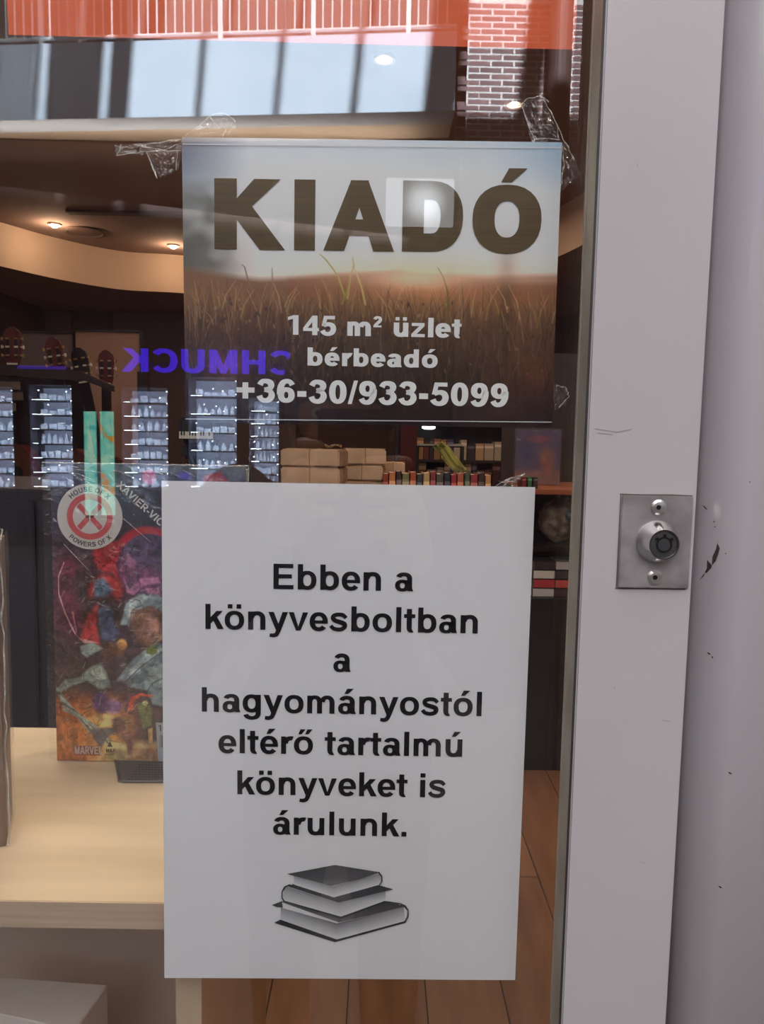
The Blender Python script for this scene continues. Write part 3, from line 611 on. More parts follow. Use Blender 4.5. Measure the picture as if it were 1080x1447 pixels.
# ---- crumpled clear tape
def tape(name, label, pts, seed, ny=5, crease=()):
    R = random.Random(seed); bm = bmesh.new(); root = thing(name, label, 'tape', U(*pts[0], YP), 'clear tape strips')
    inv = Matrix.Translation(-root.location)
    for k in range(len(pts)//4):
        q = [U(a, b, YP) for a, b in pts[4*k:4*k+4]]; nx = 10; g = []
        for j in range(ny+1):
            row = []
            for i in range(nx+1):
                u, v = i/nx, j/ny; p = q[0]*(1-u)*(1-v)+q[1]*u*(1-v)+q[2]*u*v+q[3]*(1-u)*v
                p.y = .0086+R.uniform(0, .0026); p.x += R.uniform(-.0006, .0006); p.z += R.uniform(-.0007, .0007); row.append(bm.verts.new(p))
            g.append(row)
        for j in range(ny):
            for i in range(nx): bm.faces.new((g[j][i], g[j][i+1], g[j+1][i+1], g[j+1][i]))
    o = obj('film', bm, TAPE, root); o.matrix_parent_inverse = inv
    for cr in crease:
        P = []
        for (a, b), (c, d) in zip(cr, cr[1:]):
            for i in range(5):
                p = U(a+(c-a)*i/5+R.uniform(-1.2, 1.2), b+(d-b)*i/5+R.uniform(-1.2, 1.2), .0105); P.append(p)
        P.append(U(*cr[-1], .0105))
        o = obj('crease', tube(bmesh.new(), P, [R.uniform(.0001, .0005) for _ in P], 5), TAPE_E, root); o.matrix_parent_inverse = inv
    return root
tape('clear_tape', 'crumpled clear tape sticking out left of the poster top corner', [(162, 204), (257, 196), (257, 214), (164, 219), (205, 214), (257, 210), (250, 240), (222, 252)], 1,
     crease=[[(162, 206), (185, 209), (215, 202), (256, 197)], [(164, 219), (190, 216), (210, 214), (257, 213)], [(172, 203), (166, 218)], [(207, 214), (222, 252)], [(250, 215), (249, 240)], [(200, 206), (230, 212), (252, 204)]])
tape('clear_tape', 'small crumpled clear tape folded over the poster top edge', [(262, 192), (300, 160), (332, 166), (334, 192)], 2,
     crease=[[(262, 191), (282, 178), (300, 161), (318, 160)], [(318, 160), (333, 172), (320, 184), (314, 192)], [(296, 166), (310, 180)], [(275, 183), (298, 177)]])
tape('clear_tape', 'clear tape stretched from the poster top right corner towards the brick wall', [(738, 142), (770, 136), (796, 200), (752, 202), (793, 200), (803, 205), (822, 246), (795, 268)], 3,
     crease=[[(730, 152), (748, 138), (766, 136), (776, 144)], [(768, 138), (784, 170), (800, 204), (812, 226)], [(738, 150), (748, 178), (756, 200)], [(795, 205), (797, 232), (794, 250), (792, 270)], [(756, 195), (792, 198)], [(786, 172), (790, 200), (802, 214)]])
tape('clear_tape', 'faint clear tape at the lower right corner of the poster', [(783, 540), (803, 548), (800, 572), (783, 580)], 4, crease=[[(786, 544), (800, 548), (804, 560), (790, 576)]])
tape('clear_tape', 'clear tape end above the right top corner of the white notice', [(700, 688), (715, 678), (744, 668), (726, 690)], 5,
     crease=[[(700, 687), (718, 678), (742, 669)], [(706, 688), (726, 678), (742, 670)]])
# ---- orange film strip above
a, b, c, d = U(12, 49, .0084), U(812, 70, .0084), U(824, -120, .0084), U(4, -120, .0084)
o = obj('orange_banner', prism(bmesh.new(), [a, b, c, d], (0, .0006, 0)), ORANGE); tag(o, 'plain orange banner stuck across the top of the shop glass', 'banner')

# ================================================================== THE MALL SEEN IN THE GLASS
def P3(px, py, d): return M(px, py, d)
struct('ground', box(-10, 10, -14, -.03, -.1, -.002), MALLFLOOR)
tl = bmesh.new()
for i in range(14):
    for j in range(14): bx(tl, -7+i, -7+i+.994, -14+j*.99, -14+j*.99+.984, -.002, 0)
o = obj('floor_tile', tl, MALLFLOOR, bpy.data.objects['ground'], kind='stuff')
def DD(px): return 8.84-.54*px/645
zA, zB = P3(645, 156, DD(645)).z, P3(645, 43, DD(645)).z
LP_, RP_ = P3(-420, 100, DD(-420)), P3(645, 100, DD(645))
bm = bmesh.new(); prism(bm, [(LP_.x, LP_.y, zA), (RP_.x, RP_.y, zA), (RP_.x, RP_.y-.35, zA), (LP_.x, LP_.y-.35, zA)], (0, 0, zB-zA))
o = struct('wall_gallery', bm, GALWHITE); o['label'] = 'white sunlit edge of the upper gallery across the mall'
bm = bmesh.new(); prism(bm, [(LP_.x, LP_.y-.02, zA+.02), (RP_.x, RP_.y-.02, zA+.02), (RP_.x, RP_.y-.85, zA+.02), (LP_.x, LP_.y-.85, zA+.02)], (0, 0, .05))
o = struct('trim_5', bm, GALCREAM)
dv = Vector((RP_.x-LP_.x, RP_.y-LP_.y, 0)).normalized()
bm = bmesh.new(); prism(bm, [(LP_.x, LP_.y-.8, zA-.03), (RP_.x+.2, RP_.y-.8, zA-.03), (RP_.x+.2, -13, zA-.03), (LP_.x, -13, zA-.03)], (0, 0, .06)); struct('ceiling_gallery', bm, MALLCEIL)
struct('wall_mall_back', box(-10, 10, -9.9, -9.7, 0, 14), MALLWALL)
struct('wall_shopfront', box(-10, 1.2, -9.55, -9.4, 0, zA), mat('shopfront_bulkhead', lin((98, 80, 76)), .8))
struct('wall_mall_left', box(-10.1, -10, -14, 0, 0, 14), MALLWALL); struct('wall_mall_right', box(10, 10.1, -14, 0, 0, 14), MALLWALL)
bm = bmesh.new(); k_ = .54*1065/645; prism(bm, [(RP_.x, .0, TOP-.15), (RP_.x, -.001, TOP-.15), (LP_.x, -k_, TOP-.15), (-10, -k_-.1, TOP-.15), (-10, 0, TOP-.15)], (0, 0, .15)); o = struct('trim_6', bm, MALLWALL); o['label'] = 'added unseen ledge over the shop front, blocking stray sun'  # ledge shaped only to keep sun off the opposite bulkhead
# railing of the gallery
rl = thing('gallery_railing', 'white painted balustrade standing on the sunlit upper gallery edge', 'railing', (LP_.x, LP_.y-.05, zB))
WM = mat('white_metal', (.78, .78, .78), .4); L = (RP_-LP_).length
def along(s, dy=0, z=0): return Vector((LP_.x, LP_.y, 0))+dv*s+Vector((0, -.06-dy, zB+z))
inv = Matrix.Translation(-rl.location)
for z, r in ((.08, .02), (.98, .03)):
    o = obj('rail', cyl(bmesh.new(), along(0, 0, z), along(L, 0, z), r, n=8), WM, rl); o.matrix_parent_inverse = inv
bal = bpy.data.meshes.new('baluster'); b_ = cyl(bmesh.new(), (0, 0, .08), (0, 0, .98), .011, n=6); b_.to_mesh(bal); b_.free(); bal.materials.append(WM)
post = bpy.data.meshes.new('post'); b_ = box(-.025, .025, -.025, .025, 0, 1.02); b_.to_mesh(post); b_.free(); post.materials.append(WM)
for i in range(int(L/.105)):
    big = i % 10 == 0; o = obj('post' if big else 'baluster', post if big else bal, None, rl, loc=along(i*.105)); o.matrix_parent_inverse = inv
# brick pier
BD = 8.32
def brick_m(i): return grain(mat('brick_clay', (.3, .2, .18), .85), lin((118+i*8, 92+i*5, 92+i*5)), lin((138+i*8, 110+i*5, 110+i*5)), ns=8, bump=.3)
bms = []
for i in range(4):
    me = bpy.data.meshes.new('brick'); b_ = box(0, .230, -.02, 0, 0, .049, .002); b_.to_mesh(me); b_.free(); me.materials.append(brick_m(i)); bms.append(me)
bx0, bz0 = P3(660, 200, BD), P3(660, 5, BD)
pier = struct('wall_brick', box(bx0.x-.02, 3.6, -BD-.6, -BD-.008, 0, 9), bms[0].materials[0])
obj('mortar_bed', box(bx0.x-.02, 3.6, -BD-.0075, -BD-.003, bx0.z-.012, bz0.z+.08), MORTAR, pier)
pitch = .066
for r_ in range(int((bz0.z-bx0.z)/pitch)+1):
    for c_ in range(8):
        o = obj('brick', bms[random.randrange(4)], None, pier, loc=(bx0.x+c_*.25-(.125 if r_ % 2 else 0)+(.125 if c_ == 0 and r_ % 2 else 0), -BD, bx0.z+r_*pitch))
        if c_ == 0 and r_ % 2: o.scale = (.5, 1, 1)
half = bpy.data.meshes.new('brick'); b_ = box(0, .115, -.16, 0, 0, .052, .003); b_.to_mesh(half); b_.free(); half.materials.append(bms[1].materials[0])
for r_ in range(int((bz0.z-bx0.z)/pitch)+1):
    obj('brick', half, None, pier, loc=(bx0.x-.118, -BD-(.0 if r_ % 4 < 2 else .07), bx0.z+r_*pitch))
bmw = bmesh.new(); bx(bmw, bx0.x-.02, 3.6, -BD-.003, -BD+.001, 0, bx0.z-.01); obj('lower_brickwork', bmw, bms[0].materials[0], pier)
dark = P3(775, 100, 8.2), P3(806, 100, 8.2)
t = obj('dark_upright', cyl(bmesh.new(), ((dark[0].x+dark[1].x)/2, -8.18, 4.3), ((dark[0].x+dark[1].x)/2, -8.18, 9), .125, n=20), mat('upright_brown', lin((84, 62, 58)), .6)); tag(t, 'wide dark brown upright along the brick pier', 'pipe')  # dark upright placed along the dark band beside the bricks
# skylight roof with beams striping the gallery edge, plus unseen slats added for shade
bm = bmesh.new(); rz = TOP+.05
def beam(px0, px1, y0=-3.4, y1=.3):
    a, b = P3(px0, 105, DD(px0)), P3(px1, 105, DD(px1)); dx = (rz-a.z)*.095; bx(bm, a.x+dx, b.x+dx, y0, y1, rz, rz+.12)
for a, b in ((281, 289), (392, 400), (501, 510), (604, 652), (738, 772), (852, 1100)): beam(a, b)  # wider ones added to shade the fascia end and bricks
q_ = -420
while q_ < 184:
    if not (54 < q_ < 66 or 118 < q_ < 124 or 144 < q_ < 152): beam(q_, q_+(5.2 if q_ < 50 else 6.4))  # slats spaced to throw broken shade on the gallery's left end
    q_ += 8
bx(bm, -10, 10, -10, -9.6, rz, rz+.2)
o = struct('roof', bm, GREYMETAL); o['label'] = 'skylight beams and added shade slats over the mall'
# jeweller's shop: lit glass cases
CASEF = mat('case_frame', lin((58, 56, 70)), .5)
CASEGLOW = grain(emis('case_glow', (.34, .42, .72), 2.0), (.1, .1, .1), (.2, .2, .2)); LEDM = emis('case_led', (.8, .9, 1), 16)  # glowing back panel added to brighten the cases
VEL = grain(mat('velvet_display', (.8, .8, .85), .8), (.35, .38, .5), (.85, .87, .95), ns=25)
CG = glassmat('case_glass', 1.4)
def case(px0, px1, top, label, seed, shelves, d=8.5):
    R = random.Random(seed); a, b = P3(px0, top, d), P3(px1, top, d); x0, x1 = a.x, b.x; z1 = a.z; yb = -d
    t = thing('jewellery_case', label, 'display case', ((x0+x1)/2, yb, 0), 'lit jewellery cases'); inv = Matrix.Translation(-t.location)
    fr = bmesh.new()
    for x in (x0, x1): bx(fr, x-.03, x+.03, yb-.42, yb, 0, z1+.04)
    bx(fr, x0, x1, yb-.42, yb, 0, P3(px0, 692, d).z); bx(fr, x0, x1, yb-.42, yb, z1, z1+.06); bx(fr, x0, x1, yb-.43, yb-.41, 0, z1)
    parts = [('frame', fr, CASEF), ('glow_panel', box(x0+.03, x1-.03, yb-.405, yb-.40, P3(px0, 692, d).z+.02, z1-.02), CASEGLOW), ('front_glass', box(x0+.03, x1-.03, yb-.012, yb-.006, P3(px0, 692, d).z, z1), CG)]
    jw, led = bmesh.new(), bmesh.new(); zc = P3(px0, 692, d).z
    for k in range(shelves):
        z = zc+.02+(z1-zc-.04)*k/shelves; s_ = bmesh.new(); bx(s_, x0+.03, x1-.03, yb-.39, yb-.03, z, z+.012); parts.append(('shelf', s_, CASEF))
        n = R.choice((4, 5, 6)); st = R.random()
        for i in range(n):
            cx = x0+.07+(x1-x0-.14)*(i+.5)/n; w_ = (x1-x0-.14)/n*.42; hgt = R.uniform(.07, .13)
            if st < .5: lathe(jw, [(w_, 0), (w_*.95, hgt*.4), (w_*.6, hgt*.8), (w_*.2, hgt)], 8, Matrix.Translation((cx, yb-.2, z+.013)))
            else: bx(jw, cx-w_, cx+w_, yb-.22, yb-.18, z+.013, z+.013+hgt*.7, .004)
            if R.random() < .25: bmesh.ops.create_icosphere(led, subdivisions=1, radius=.011, matrix=Matrix.Translation((cx+R.uniform(-.02, .02), yb-.05, z+R.uniform(.05, .13))))
        bx(led, x0+.05, x0+.05+R.uniform(.1, .4)*(x1-x0), yb-.04, yb-.035, z+.012, z+.022)
    for k in range(9): bmesh.ops.create_icosphere(led, subdivisions=1, radius=.010, matrix=Matrix.Translation((x1-.045, yb-.03, zc+.06+(z1-zc-.1)*k/8)))
    parts += [('jewellery', jw, VEL), ('led_lamps', led, LEDM)]
    for n_, g_, m_ in parts:
        o = obj(n_, g_, m_, t); o.matrix_parent_inverse = inv
        if n_ in ('jewellery', 'led_lamps'): o['kind'] = 'stuff'
    light('case_fill', 'AREA', ((x0+x1)/2, yb-.03, (z1+zc)/2), 42, (.72, .84, 1), x1-x0-.1, z1-zc-.1, to=((x0+x1)/2, yb-1, (z1+zc)/2))  # added unseen area light brightening the case contents
case(36, 104, 543, 'lit jewellery case mirrored at the far left edge of the shop glass', 1, 7)
case(167, 240, 547, 'lit jewellery case mirrored just right of the turquoise displays', 2, 7)
case(262, 338, 532, 'taller lit jewellery case mirrored behind the keyboard', 3, 6)
case(348, 398, 562, 'narrow lit jewellery case mirrored beside the photographer', 4, 7)
case(-60, 20, 545, 'lit jewellery case beyond the left end of the glass', 5, 7)
# blue sign
BLUE = emis('blue_sign_light', (.07, .02, .95), 4.2)
sg = thing('shop_sign', 'glowing blue letters reading SCHMUCK over the jewellery cases', 'sign', P3(300, 520, 8.3)); inv = Matrix.Translation(-sg.location)
a, b = P3(172, 515, 8.3), P3(455, 515, 8.3); W_, PL = layout('SCHMUCK', 1, .02); k = (b.x-a.x)/W_
z0 = P3(300, 527, 8.3).z
bb = bmesh.new()
for q in PL: prism(bb, [(b.x-u*k, -8.3, z0+v*k*.82) for u, v in q], (0, -.04, 0))
o = obj('letters', bb, BLUE, sg); o.matrix_parent_inverse = inv
o = obj('sign_rail', box(a.x-.05, b.x+.05, -8.42, -8.36, z0+.05, z0+.11), CASEF, sg); o.matrix_parent_inverse = inv
a, b = P3(24, 516, 8.3), P3(92, 522, 8.3); t = thing('shop_sign', 'small dim blue sign bar at the far left of the jewellery shop', 'sign', a)
o = obj('letters', box(0, b.x-a.x, -.03, 0, b.z-a.z, 0), emis('dim_blue', (.07, .03, .55), 2.2), t)
# two turquoise displays with emission added to their prints
for i, (p0, p1) in enumerate(((117, 136), (140, 161))):
    a, b = P3(p0, 580, 5), P3(p1, 580, 5)
    t = thing('glow_display', ['narrow glowing turquoise display mirrored nearer the left case', 'narrow glowing turquoise display with orange fish patches, right one of the pair'][i], 'display', ((a.x+b.x)/2, -5, 0), 'turquoise displays')
    inv = Matrix.Translation(-t.location); zq = P3(p0, 728, 5).z
    m = mat('sea_print', (.02, .02, .02), .4); bs_ = m.node_tree.nodes['Principled BSDF']; bs_.inputs['Emission Strength'].default_value = 5.2
    tc = nd(m, 'ShaderNodeTexCoord'); n = nd(m, 'ShaderNodeTexNoise', Scale=9, Detail=3); r = nd(m, 'ShaderNodeValToRGB'); e = r.color_ramp.elements
    e[0].position, e[0].color = .38, ((.02, .30, .30, 1), (.55, .25, .04, 1))[i]; e[1].position, e[1].color = .62, (.33, .62, .45, 1); q = e.new(.46); q.color = (.10, .5, .42, 1)
    lk(m, tc.outputs['Object'], n.inputs['Vector']); lk(m, n.outputs['Fac'], r.inputs[0]); lk(m, r.outputs[0], bs_.inputs['Emission Color'])
    for n_, g_, m_ in (('print_panel', box(a.x+.004, b.x-.004, -5, -4.997, zq, a.z-.006), m), ('frame', box(a.x, b.x, -5.06, -5.0, zq-.02, a.z), GREYMETAL), ('foot', box(a.x, b.x, -5.15, -4.95, 0, zq-.02), CASEF)):
        o = obj(n_, g_, m_, t); o.matrix_parent_inverse = inv
# hanging lit panel that glares in the poster
a, b = P3(546, 250, 6.5), P3(641, 320, 6.5)
LPM = emis('lamp_panel', (.92, .95, 1), 1.7); tc = nd(LPM, 'ShaderNodeTexCoord'); vd = nd(LPM, 'ShaderNodeVectorMath', operation='DISTANCE'); vd.inputs[1].default_value = P3(600, 285, 6.5)-Vector(((a.x+b.x)/2, -6.5, a.z))*0
mr = nd(LPM, 'ShaderNodeMapRange', interpolation_type='SMOOTHSTEP'); mr.inputs['From Min'].default_value = .03; mr.inputs['From Max'].default_value = .24; mr.inputs['To Min'].default_value = 5.5; mr.inputs['To Max'].default_value = 1.6
lk(LPM, tc.outputs['Object'], vd.inputs[0]); lk(LPM, vd.outputs['Value'], mr.inputs['Value']); lk(LPM, mr.outputs[0], LPM.node_tree.nodes['Principled BSDF'].inputs['Emission Strength'])
t = thing('hanging_lamp', 'square hanging lamp panel glaring in the poster letter D', 'lamp', ((a.x+b.x)/2, -6.5, a.z)); inv = Matrix.Translation(-t.location)
bm = bmesh.new(); cyl(bm, (b.x-.01, -6.54, a.z), (b.x-.01, -6.54, 13), .0025, n=6)
c_ = P3(600, 285, 6.49); bulbm = lathe(bmesh.new(), [(.10, 0), (.09, .03), (.04, .05)], 20, Matrix.Translation(c_) @ Matrix.Rotation(-math.pi/2, 4, 'X'))
for n_, g_, m_ in (('panel', box(a.x, b.x, -6.54, -6.5, b.z, a.z, .01), LPM), ('cable', bm, BLACK)):
    o = obj(n_, g_, m_, t); o.matrix_parent_inverse = inv

# ================================================================== INSIDE THE SHOP WINDOW
YT0 = .024; zt = U(120, 1274, YT0).z; yt1 = UZ(45, 1028, zt).y
xr = U(285, 1400, YT0).x; xr0 = U(249, 1400, YT0).x; zb = U(120, 1311, YT0).z
t = thing('display_table', 'pale maple display table with an open cubby under its top', 'table', (-.3, YT0, 0)); inv = Matrix.Translation(-t.location)
e_ = .0006
for n_, g_, m_ in (('tabletop', box(-1.2, xr, YT0, yt1, zb, zt, .0004), MAPLE), ('front_edging', box(-1.2, xr, YT0-e_, YT0, zb, zt-.0003), MAPLE_E), ('side_panel', box(xr0, xr, YT0, yt1, 0, zb-.0002, .0004), MAPLE_S),
                   ('front_edging', box(xr0, xr, YT0-e_, YT0, 0, zb), mat('maple_edge_light', lin((205, 178, 150)), .5)), ('back_panel', box(-1.2, xr0, yt1-.02, yt1-.004, .1, zb), GREYBOARD), ('side_panel', box(-1.2, -1.184, YT0, yt1, 0, zb-.0002), MAPLE_S)):
    o = obj(n_, g_, m_, t); o.matrix_parent_inverse = inv
zw = U(152, 1391, .19).z
o = obj('shelf', box(-1.18, xr0-.0002, YT0+.004, yt1-.021, zw-.17, zw-.155), MAPLE, t); o.matrix_parent_inverse = inv
o = obj('white_box', bmesh.new(), None) if 0 else None
bm = bmesh.new(); q = [UZ(152, 1391, zw), UZ(106, 1456, zw), UZ(-70, 1418, zw), UZ(-60, 1376, zw)]
prism(bm, q, (0, 0, -.155)); bmesh.ops.bevel(bm, geom=bm.edges[:], offset=.001, segments=1, affect='EDGES')
t = thing('box', 'plain off-white box on the lower shelf of the maple display table', 'box', (q[2].x, q[2].y, zw-.155)); o = obj('carton', bm, grain(mat('box_card', (.6, .56, .53), .7), lin((226, 214, 206)), lin((236, 224, 216)), ns=5), t); o.matrix_parent_inverse = Matrix.Translation(-t.location)

# comic album
yb = UZ(150, 1076, zt).y
CQ = [U(72, 655, yb), U(351, 654, yb), U(343, 1076, yb), U(80, 1076, yb)]; CQ[2].z = CQ[3].z = zt+.0006
x0, x1, zt1 = (CQ[0].x+CQ[3].x)/2, (CQ[1].x+CQ[2].x)/2, CQ[0].z
ab = thing('comic_album', 'thick shrink-wrapped comic album with red, grey and orange cover standing upright', 'book', ((x0+x1)/2, yb, zt)); inv = Matrix.Translation(-ab.location)
TH = .030
def part(n_, g_, m_, par, iv, **k):
    o = obj(n_, g_, m_, par, **k); o.matrix_parent_inverse = iv; return o
bm = bmesh.new(); bx(bm, x0, x1, yb, yb+.0025, zt+.0006, zt1); bx(bm, x0, x1, yb+TH-.0025, yb+TH, zt+.0006, zt1); bx(bm, x0, x0+.0025, yb, yb+TH, zt+.0006, zt1)
part('hard_cover', bm, mat('cover_board', lin((56, 50, 62)), .4), ab, inv)
part('page_block', box(x0+.003, x1-.002, yb+.0026, yb+TH-.0026, zt+.0036, zt1-.003), mat('pages', lin((200, 196, 188)), .8), ab, inv)
def CB(px, py, d=.0004):
    return Vector((x0+(px-76)/(347-76)*(x1-x0), yb-d, zt1+(py-655)/(421)*(zt+.0006-zt1)))
cv = Canvas(76, 655, 347, 1076, .85); x, y = cv.x, cv.y
N1, N2, N3 = cv.noise((30, 26), 11), cv.noise((9, 8), 12), cv.noise((4, 12), 13)
cv.c[:] = (58, 56, 72); cv.mix(np.clip((y-740)/60, 0, 1), (70, 50, 62)); cv.mix(np.clip((y-880)/40, 0, 1), (66, 50, 52))
cv.mix(np.clip((N2-.35)*1.2, 0, 1)*np.clip(1-(y-700)/40, 0, 1)*.6, (92, 104, 132)); cv.mix(np.clip((670-y)/8, 0, 1)*.4, (110, 120, 120))
cv.ell(105, 855, 42, 56, (112, 46, 70), .9); cv.ell(98, 800, 26, 34, (96, 40, 58), .8); cv.ell(130, 880, 22, 30, (150, 56, 84), .8); cv.ell(120, 830, 20, 40, (64, 54, 60), .8)
cv.ell(213, 671, 11, 12, (178, 66, 104), .2); cv.poly([(288, 668), (312, 662), (326, 678), (286, 684)], (150, 44, 60), 4); cv.ell(262, 668, 14, 8, (90, 84, 190), .7)
cv.ell(156, 782, 27, 26, (160, 48, 54), .25); cv.ell(210, 790, 53, 53, (160, 44, 56), .08); cv.ell(212, 797, 46, 49, (76, 64, 92), .06); cv.mix(np.exp(-((x-205)/24)**2-((y-815)/22)**2)*.8, (128, 68, 104))
cv.ell(176, 800, 9, 30, (120, 64, 100), .6); cv.poly([(176, 812), (184, 828), (196, 812), (224, 810), (228, 818), (204, 822), (190, 836), (180, 832)], (168, 110, 146), 2)
cv.poly([(182, 776), (194, 790), (186, 812), (178, 796)], (146, 88, 126), 3); cv.poly([(206, 826), (224, 824), (228, 836), (212, 836)], (176, 116, 150), 2)
cv.ell(150, 832, 28, 28, (162, 54, 54), .25); cv.ell(146, 866, 36, 34, (64, 50, 52), .25)
cv.poly([(112, 900), (122, 868), (140, 848), (136, 880), (142, 908)], (160, 52, 58), 5); cv.poly([(106, 893), (118, 905), (140, 905), (112, 898)], (210, 150, 150), 2)
cv.poly([(138, 858), (150, 848), (160, 856), (162, 880), (150, 890), (140, 880)], (82, 92, 118), 4); cv.poly([(142, 884), (158, 878), (168, 888), (160, 902), (144, 900)], (74, 88, 130), 5); cv.poly([(134, 816), (148, 812), (160, 830), (152, 838), (134, 840)], (98, 124, 150), 6)
cv.line([(92, 792), (84, 812), (84, 836), (92, 862), (100, 880), (106, 892)], 1.2, 2, (206, 150, 160)); cv.line([(103, 862), (108, 890)], 3, 1, (190, 110, 120))
# flowing grey cloth and warm shapes (plain stand-in for the printed artwork)
cv.poly([(170, 878), (178, 848), (196, 834), (222, 834), (240, 846), (236, 862), (212, 850), (192, 860), (182, 880)], (128, 146, 152), 2.5); cv.poly([(184, 842), (200, 836), (214, 838), (196, 846), (182, 868)], (172, 188, 190), 3)
cv.ell(212, 882, 26, 34, (118, 80, 62), .25); cv.ell(214, 884, 18, 25, (168, 124, 110), .45); cv.ell(206, 876, 7, 18, (122, 84, 70), .9)
for i in range(16): cv.line([(186+i*1.4, 856), (182+i*1.2, 880), (190+i*1.4, 905)], 1.4, .5, ((150, 106, 74), (92, 62, 50))[i % 2], .7)
cv.poly([(112, 910), (130, 904), (146, 912), (136, 918), (122, 926), (114, 920)], (134, 152, 148), 3); cv.ell(172, 906, 9, 9, (206, 152, 92), .35); cv.ell(160, 914, 22, 14, (110, 70, 44), .8)
cv.poly([(160, 962), (186, 928), (214, 906), (240, 902), (240, 998), (214, 992), (206, 972), (180, 968)], (112, 130, 136), 2.5); cv.poly([(182, 944), (210, 914), (232, 910), (206, 934), (176, 960)], (156, 174, 178), 3); cv.poly([(206, 940), (236, 932), (238, 960), (216, 966)], (146, 164, 166), 4); cv.line([(176, 960), (196, 940), (222, 920)], 1.6, 1, (54, 60, 68)); cv.line([(200, 985), (214, 962), (236, 950)], 1.6, 1, (66, 78, 86)); cv.ell(214, 914, 10, 8, (104, 112, 58), .4)
cv.poly([(78, 972), (90, 958), (112, 954), (128, 938), (142, 934), (150, 948), (156, 968), (140, 972), (122, 960), (102, 966), (84, 976)], (122, 138, 134), 3); cv.poly([(126, 946), (140, 938), (150, 956), (136, 958)], (160, 172, 164), 3)
f_ = np.clip((y-965-10*N1)/22, 0, 1); cv.mix(f_*np.clip(1-(x-150)/60, 0, 1), (152, 78, 40)); cv.mix(f_*np.exp(-((x-146)/26)**2-((y-1022)/30)**2)*1.1, (226, 182, 108)); cv.mix(np.clip((y-1020)/30, 0, 1)*np.clip(1-(x-120)/60, 0, 1)*.9, (188, 118, 62)); cv.mix(np.clip((y-1040)/16, 0, 1)*np.clip((x-110)/40, 0, 1), (206, 186, 132))
cv.mix(f_*(N3-.3)*.6*np.clip(1-(x-160)/30, 0, 1), (214, 150, 80))
cv.mix(np.clip((y-1060)/14, 0, 1)*np.clip(1-(x-90)/60, 0, 1)*.7, (150, 84, 44))
for i in range(7): cv.line([(79+i*1.5, 972+i*5), (98+i*4, 1000+i*3), (120+i*5, 1030+i*1.5), (142+i*2, 1050)], 4.2, 1.5, ((128, 146, 142), (70, 84, 86), (154, 164, 156))[i % 3], .85)
cv.poly([(122, 1030), (150, 1026), (170, 1030), (150, 1040), (140, 1056), (132, 1048)], (100, 92, 96), 3)
cv.ell(140, 990, 15, 20, (86, 54, 104), .4); cv.ell(158, 996, 18, 14, (126, 96, 140), .5); cv.ell(168, 966, 20, 12, (70, 56, 64), .6); cv.ell(182, 990, 12, 22, (124, 70, 96), .7)
cv.line([(182, 1000), (186, 984), (198, 978), (214, 980)], 7, 3, (204, 84, 56)); cv.ell(150, 1016, 26, 10, (222, 186, 130), .8); cv.ell(166, 1024, 12, 16, (112, 74, 60), .35); cv.poly([(166, 1034), (178, 1032), (186, 1050), (184, 1068), (178, 1066), (176, 1050)], (134, 92, 78), 2)
cv.poly([(192, 992), (206, 986), (214, 1000), (212, 1026), (200, 1028), (196, 1010)], (112, 116, 72), 2.5); cv.poly([(207, 1028), (214, 1026), (214, 1060), (209, 1068)], (204, 164, 112), 1.5); cv.ell(204, 990, 5, 4, (208, 206, 160), .4)
cv.poly([(186, 1056), (232, 1052), (232, 1076), (176, 1076)], (166, 116, 84), 5, .7)
N4, N5, N6 = cv.noise((5, 5), 31), cv.noise((12, 10), 32), cv.noise((2.2, 2.6), 33)
fade = np.clip((y-745)/25, 0, 1)[..., None]
cv.c *= 1+fade*(.30*(N4-.5)+.42*(N5-.5)+.16*(N6-.5))[..., None]
ed = np.abs(N5-.5) < .016; cv.mix(ed*fade[..., 0]*.45*(y < 1045), (34, 30, 36)); ed = np.abs(N4-.62) < .03; cv.mix(ed*fade[..., 0]*.14*(y < 1040), (190, 186, 176))
R = random.Random(5)
for i in range(330):
    a, b = R.uniform(84, 236), R.uniform(770, 1046); an = R.uniform(-1.3, .4); l = R.uniform(4, 15); cv.line([(a, b), (a+l*math.cos(an)*.5, b+l*math.sin(an)*.6), (a+l*math.cos(an), b+l*math.sin(an))], 1.3, .5, R.choice([(40, 34, 40), (30, 30, 36), (170, 178, 172), (84, 60, 56)]), R.uniform(.25, .7))
cv.mix(np.clip((x-240)/10, 0, 1)*np.clip((y-690)/10, 0, 1)*.5, (80, 60, 70))
gain(cv, 1.35)
fr = part('cover_front', bmesh.new(), None, ab, inv); bpy.data.objects.remove(fr)
fr = cv.mesh('cover_front', lambda a, b: tuple(CB(a, b)), COVER, ab); fr.matrix_parent_inverse = inv
RED = mat('red_print', lin((204, 92, 98)), .5); STW = mat('sticker_paper', (.62, .61, .60), .55); WHT = mat('white_print', (.75, .74, .76), .5); DK = mat('grey_print', lin((70, 66, 70)), .6)
cb = lambda d: (lambda u, v: CB(u, v, d))
st = part('round_sticker', flat([[(130+45.5*math.cos(2*math.pi*i/64), 727+45.5*math.sin(2*math.pi*i/64)) for i in range(64)]], cb(.0007)), STW, ab, inv)
E_ = ringp(130, 727, 32, 32, 8.2, 8.2, n=48, e=2)
xs = [[(a, b), (a+6.5, b-2), (c, d), (c-3, d+7)] for a, b, c, d in ()]
for sx in (-1, 1):
    for sy in (-1, 1): E_ += [[(130+sx*1.2, 727), (130+sx*4.5, 727-sy*6), (130+sx*20, 727+sy*12.5), (130+sx*14.5, 727+sy*18)]] if 0 else [[(130+sx*1, 727-sy*2.5), (130+sx*1, 727+sy*5.5), (130+sx*13, 727+sy*19), (130+sx*18, 727+sy*13.5), (130+sx*5, 727-sy*.5)]]
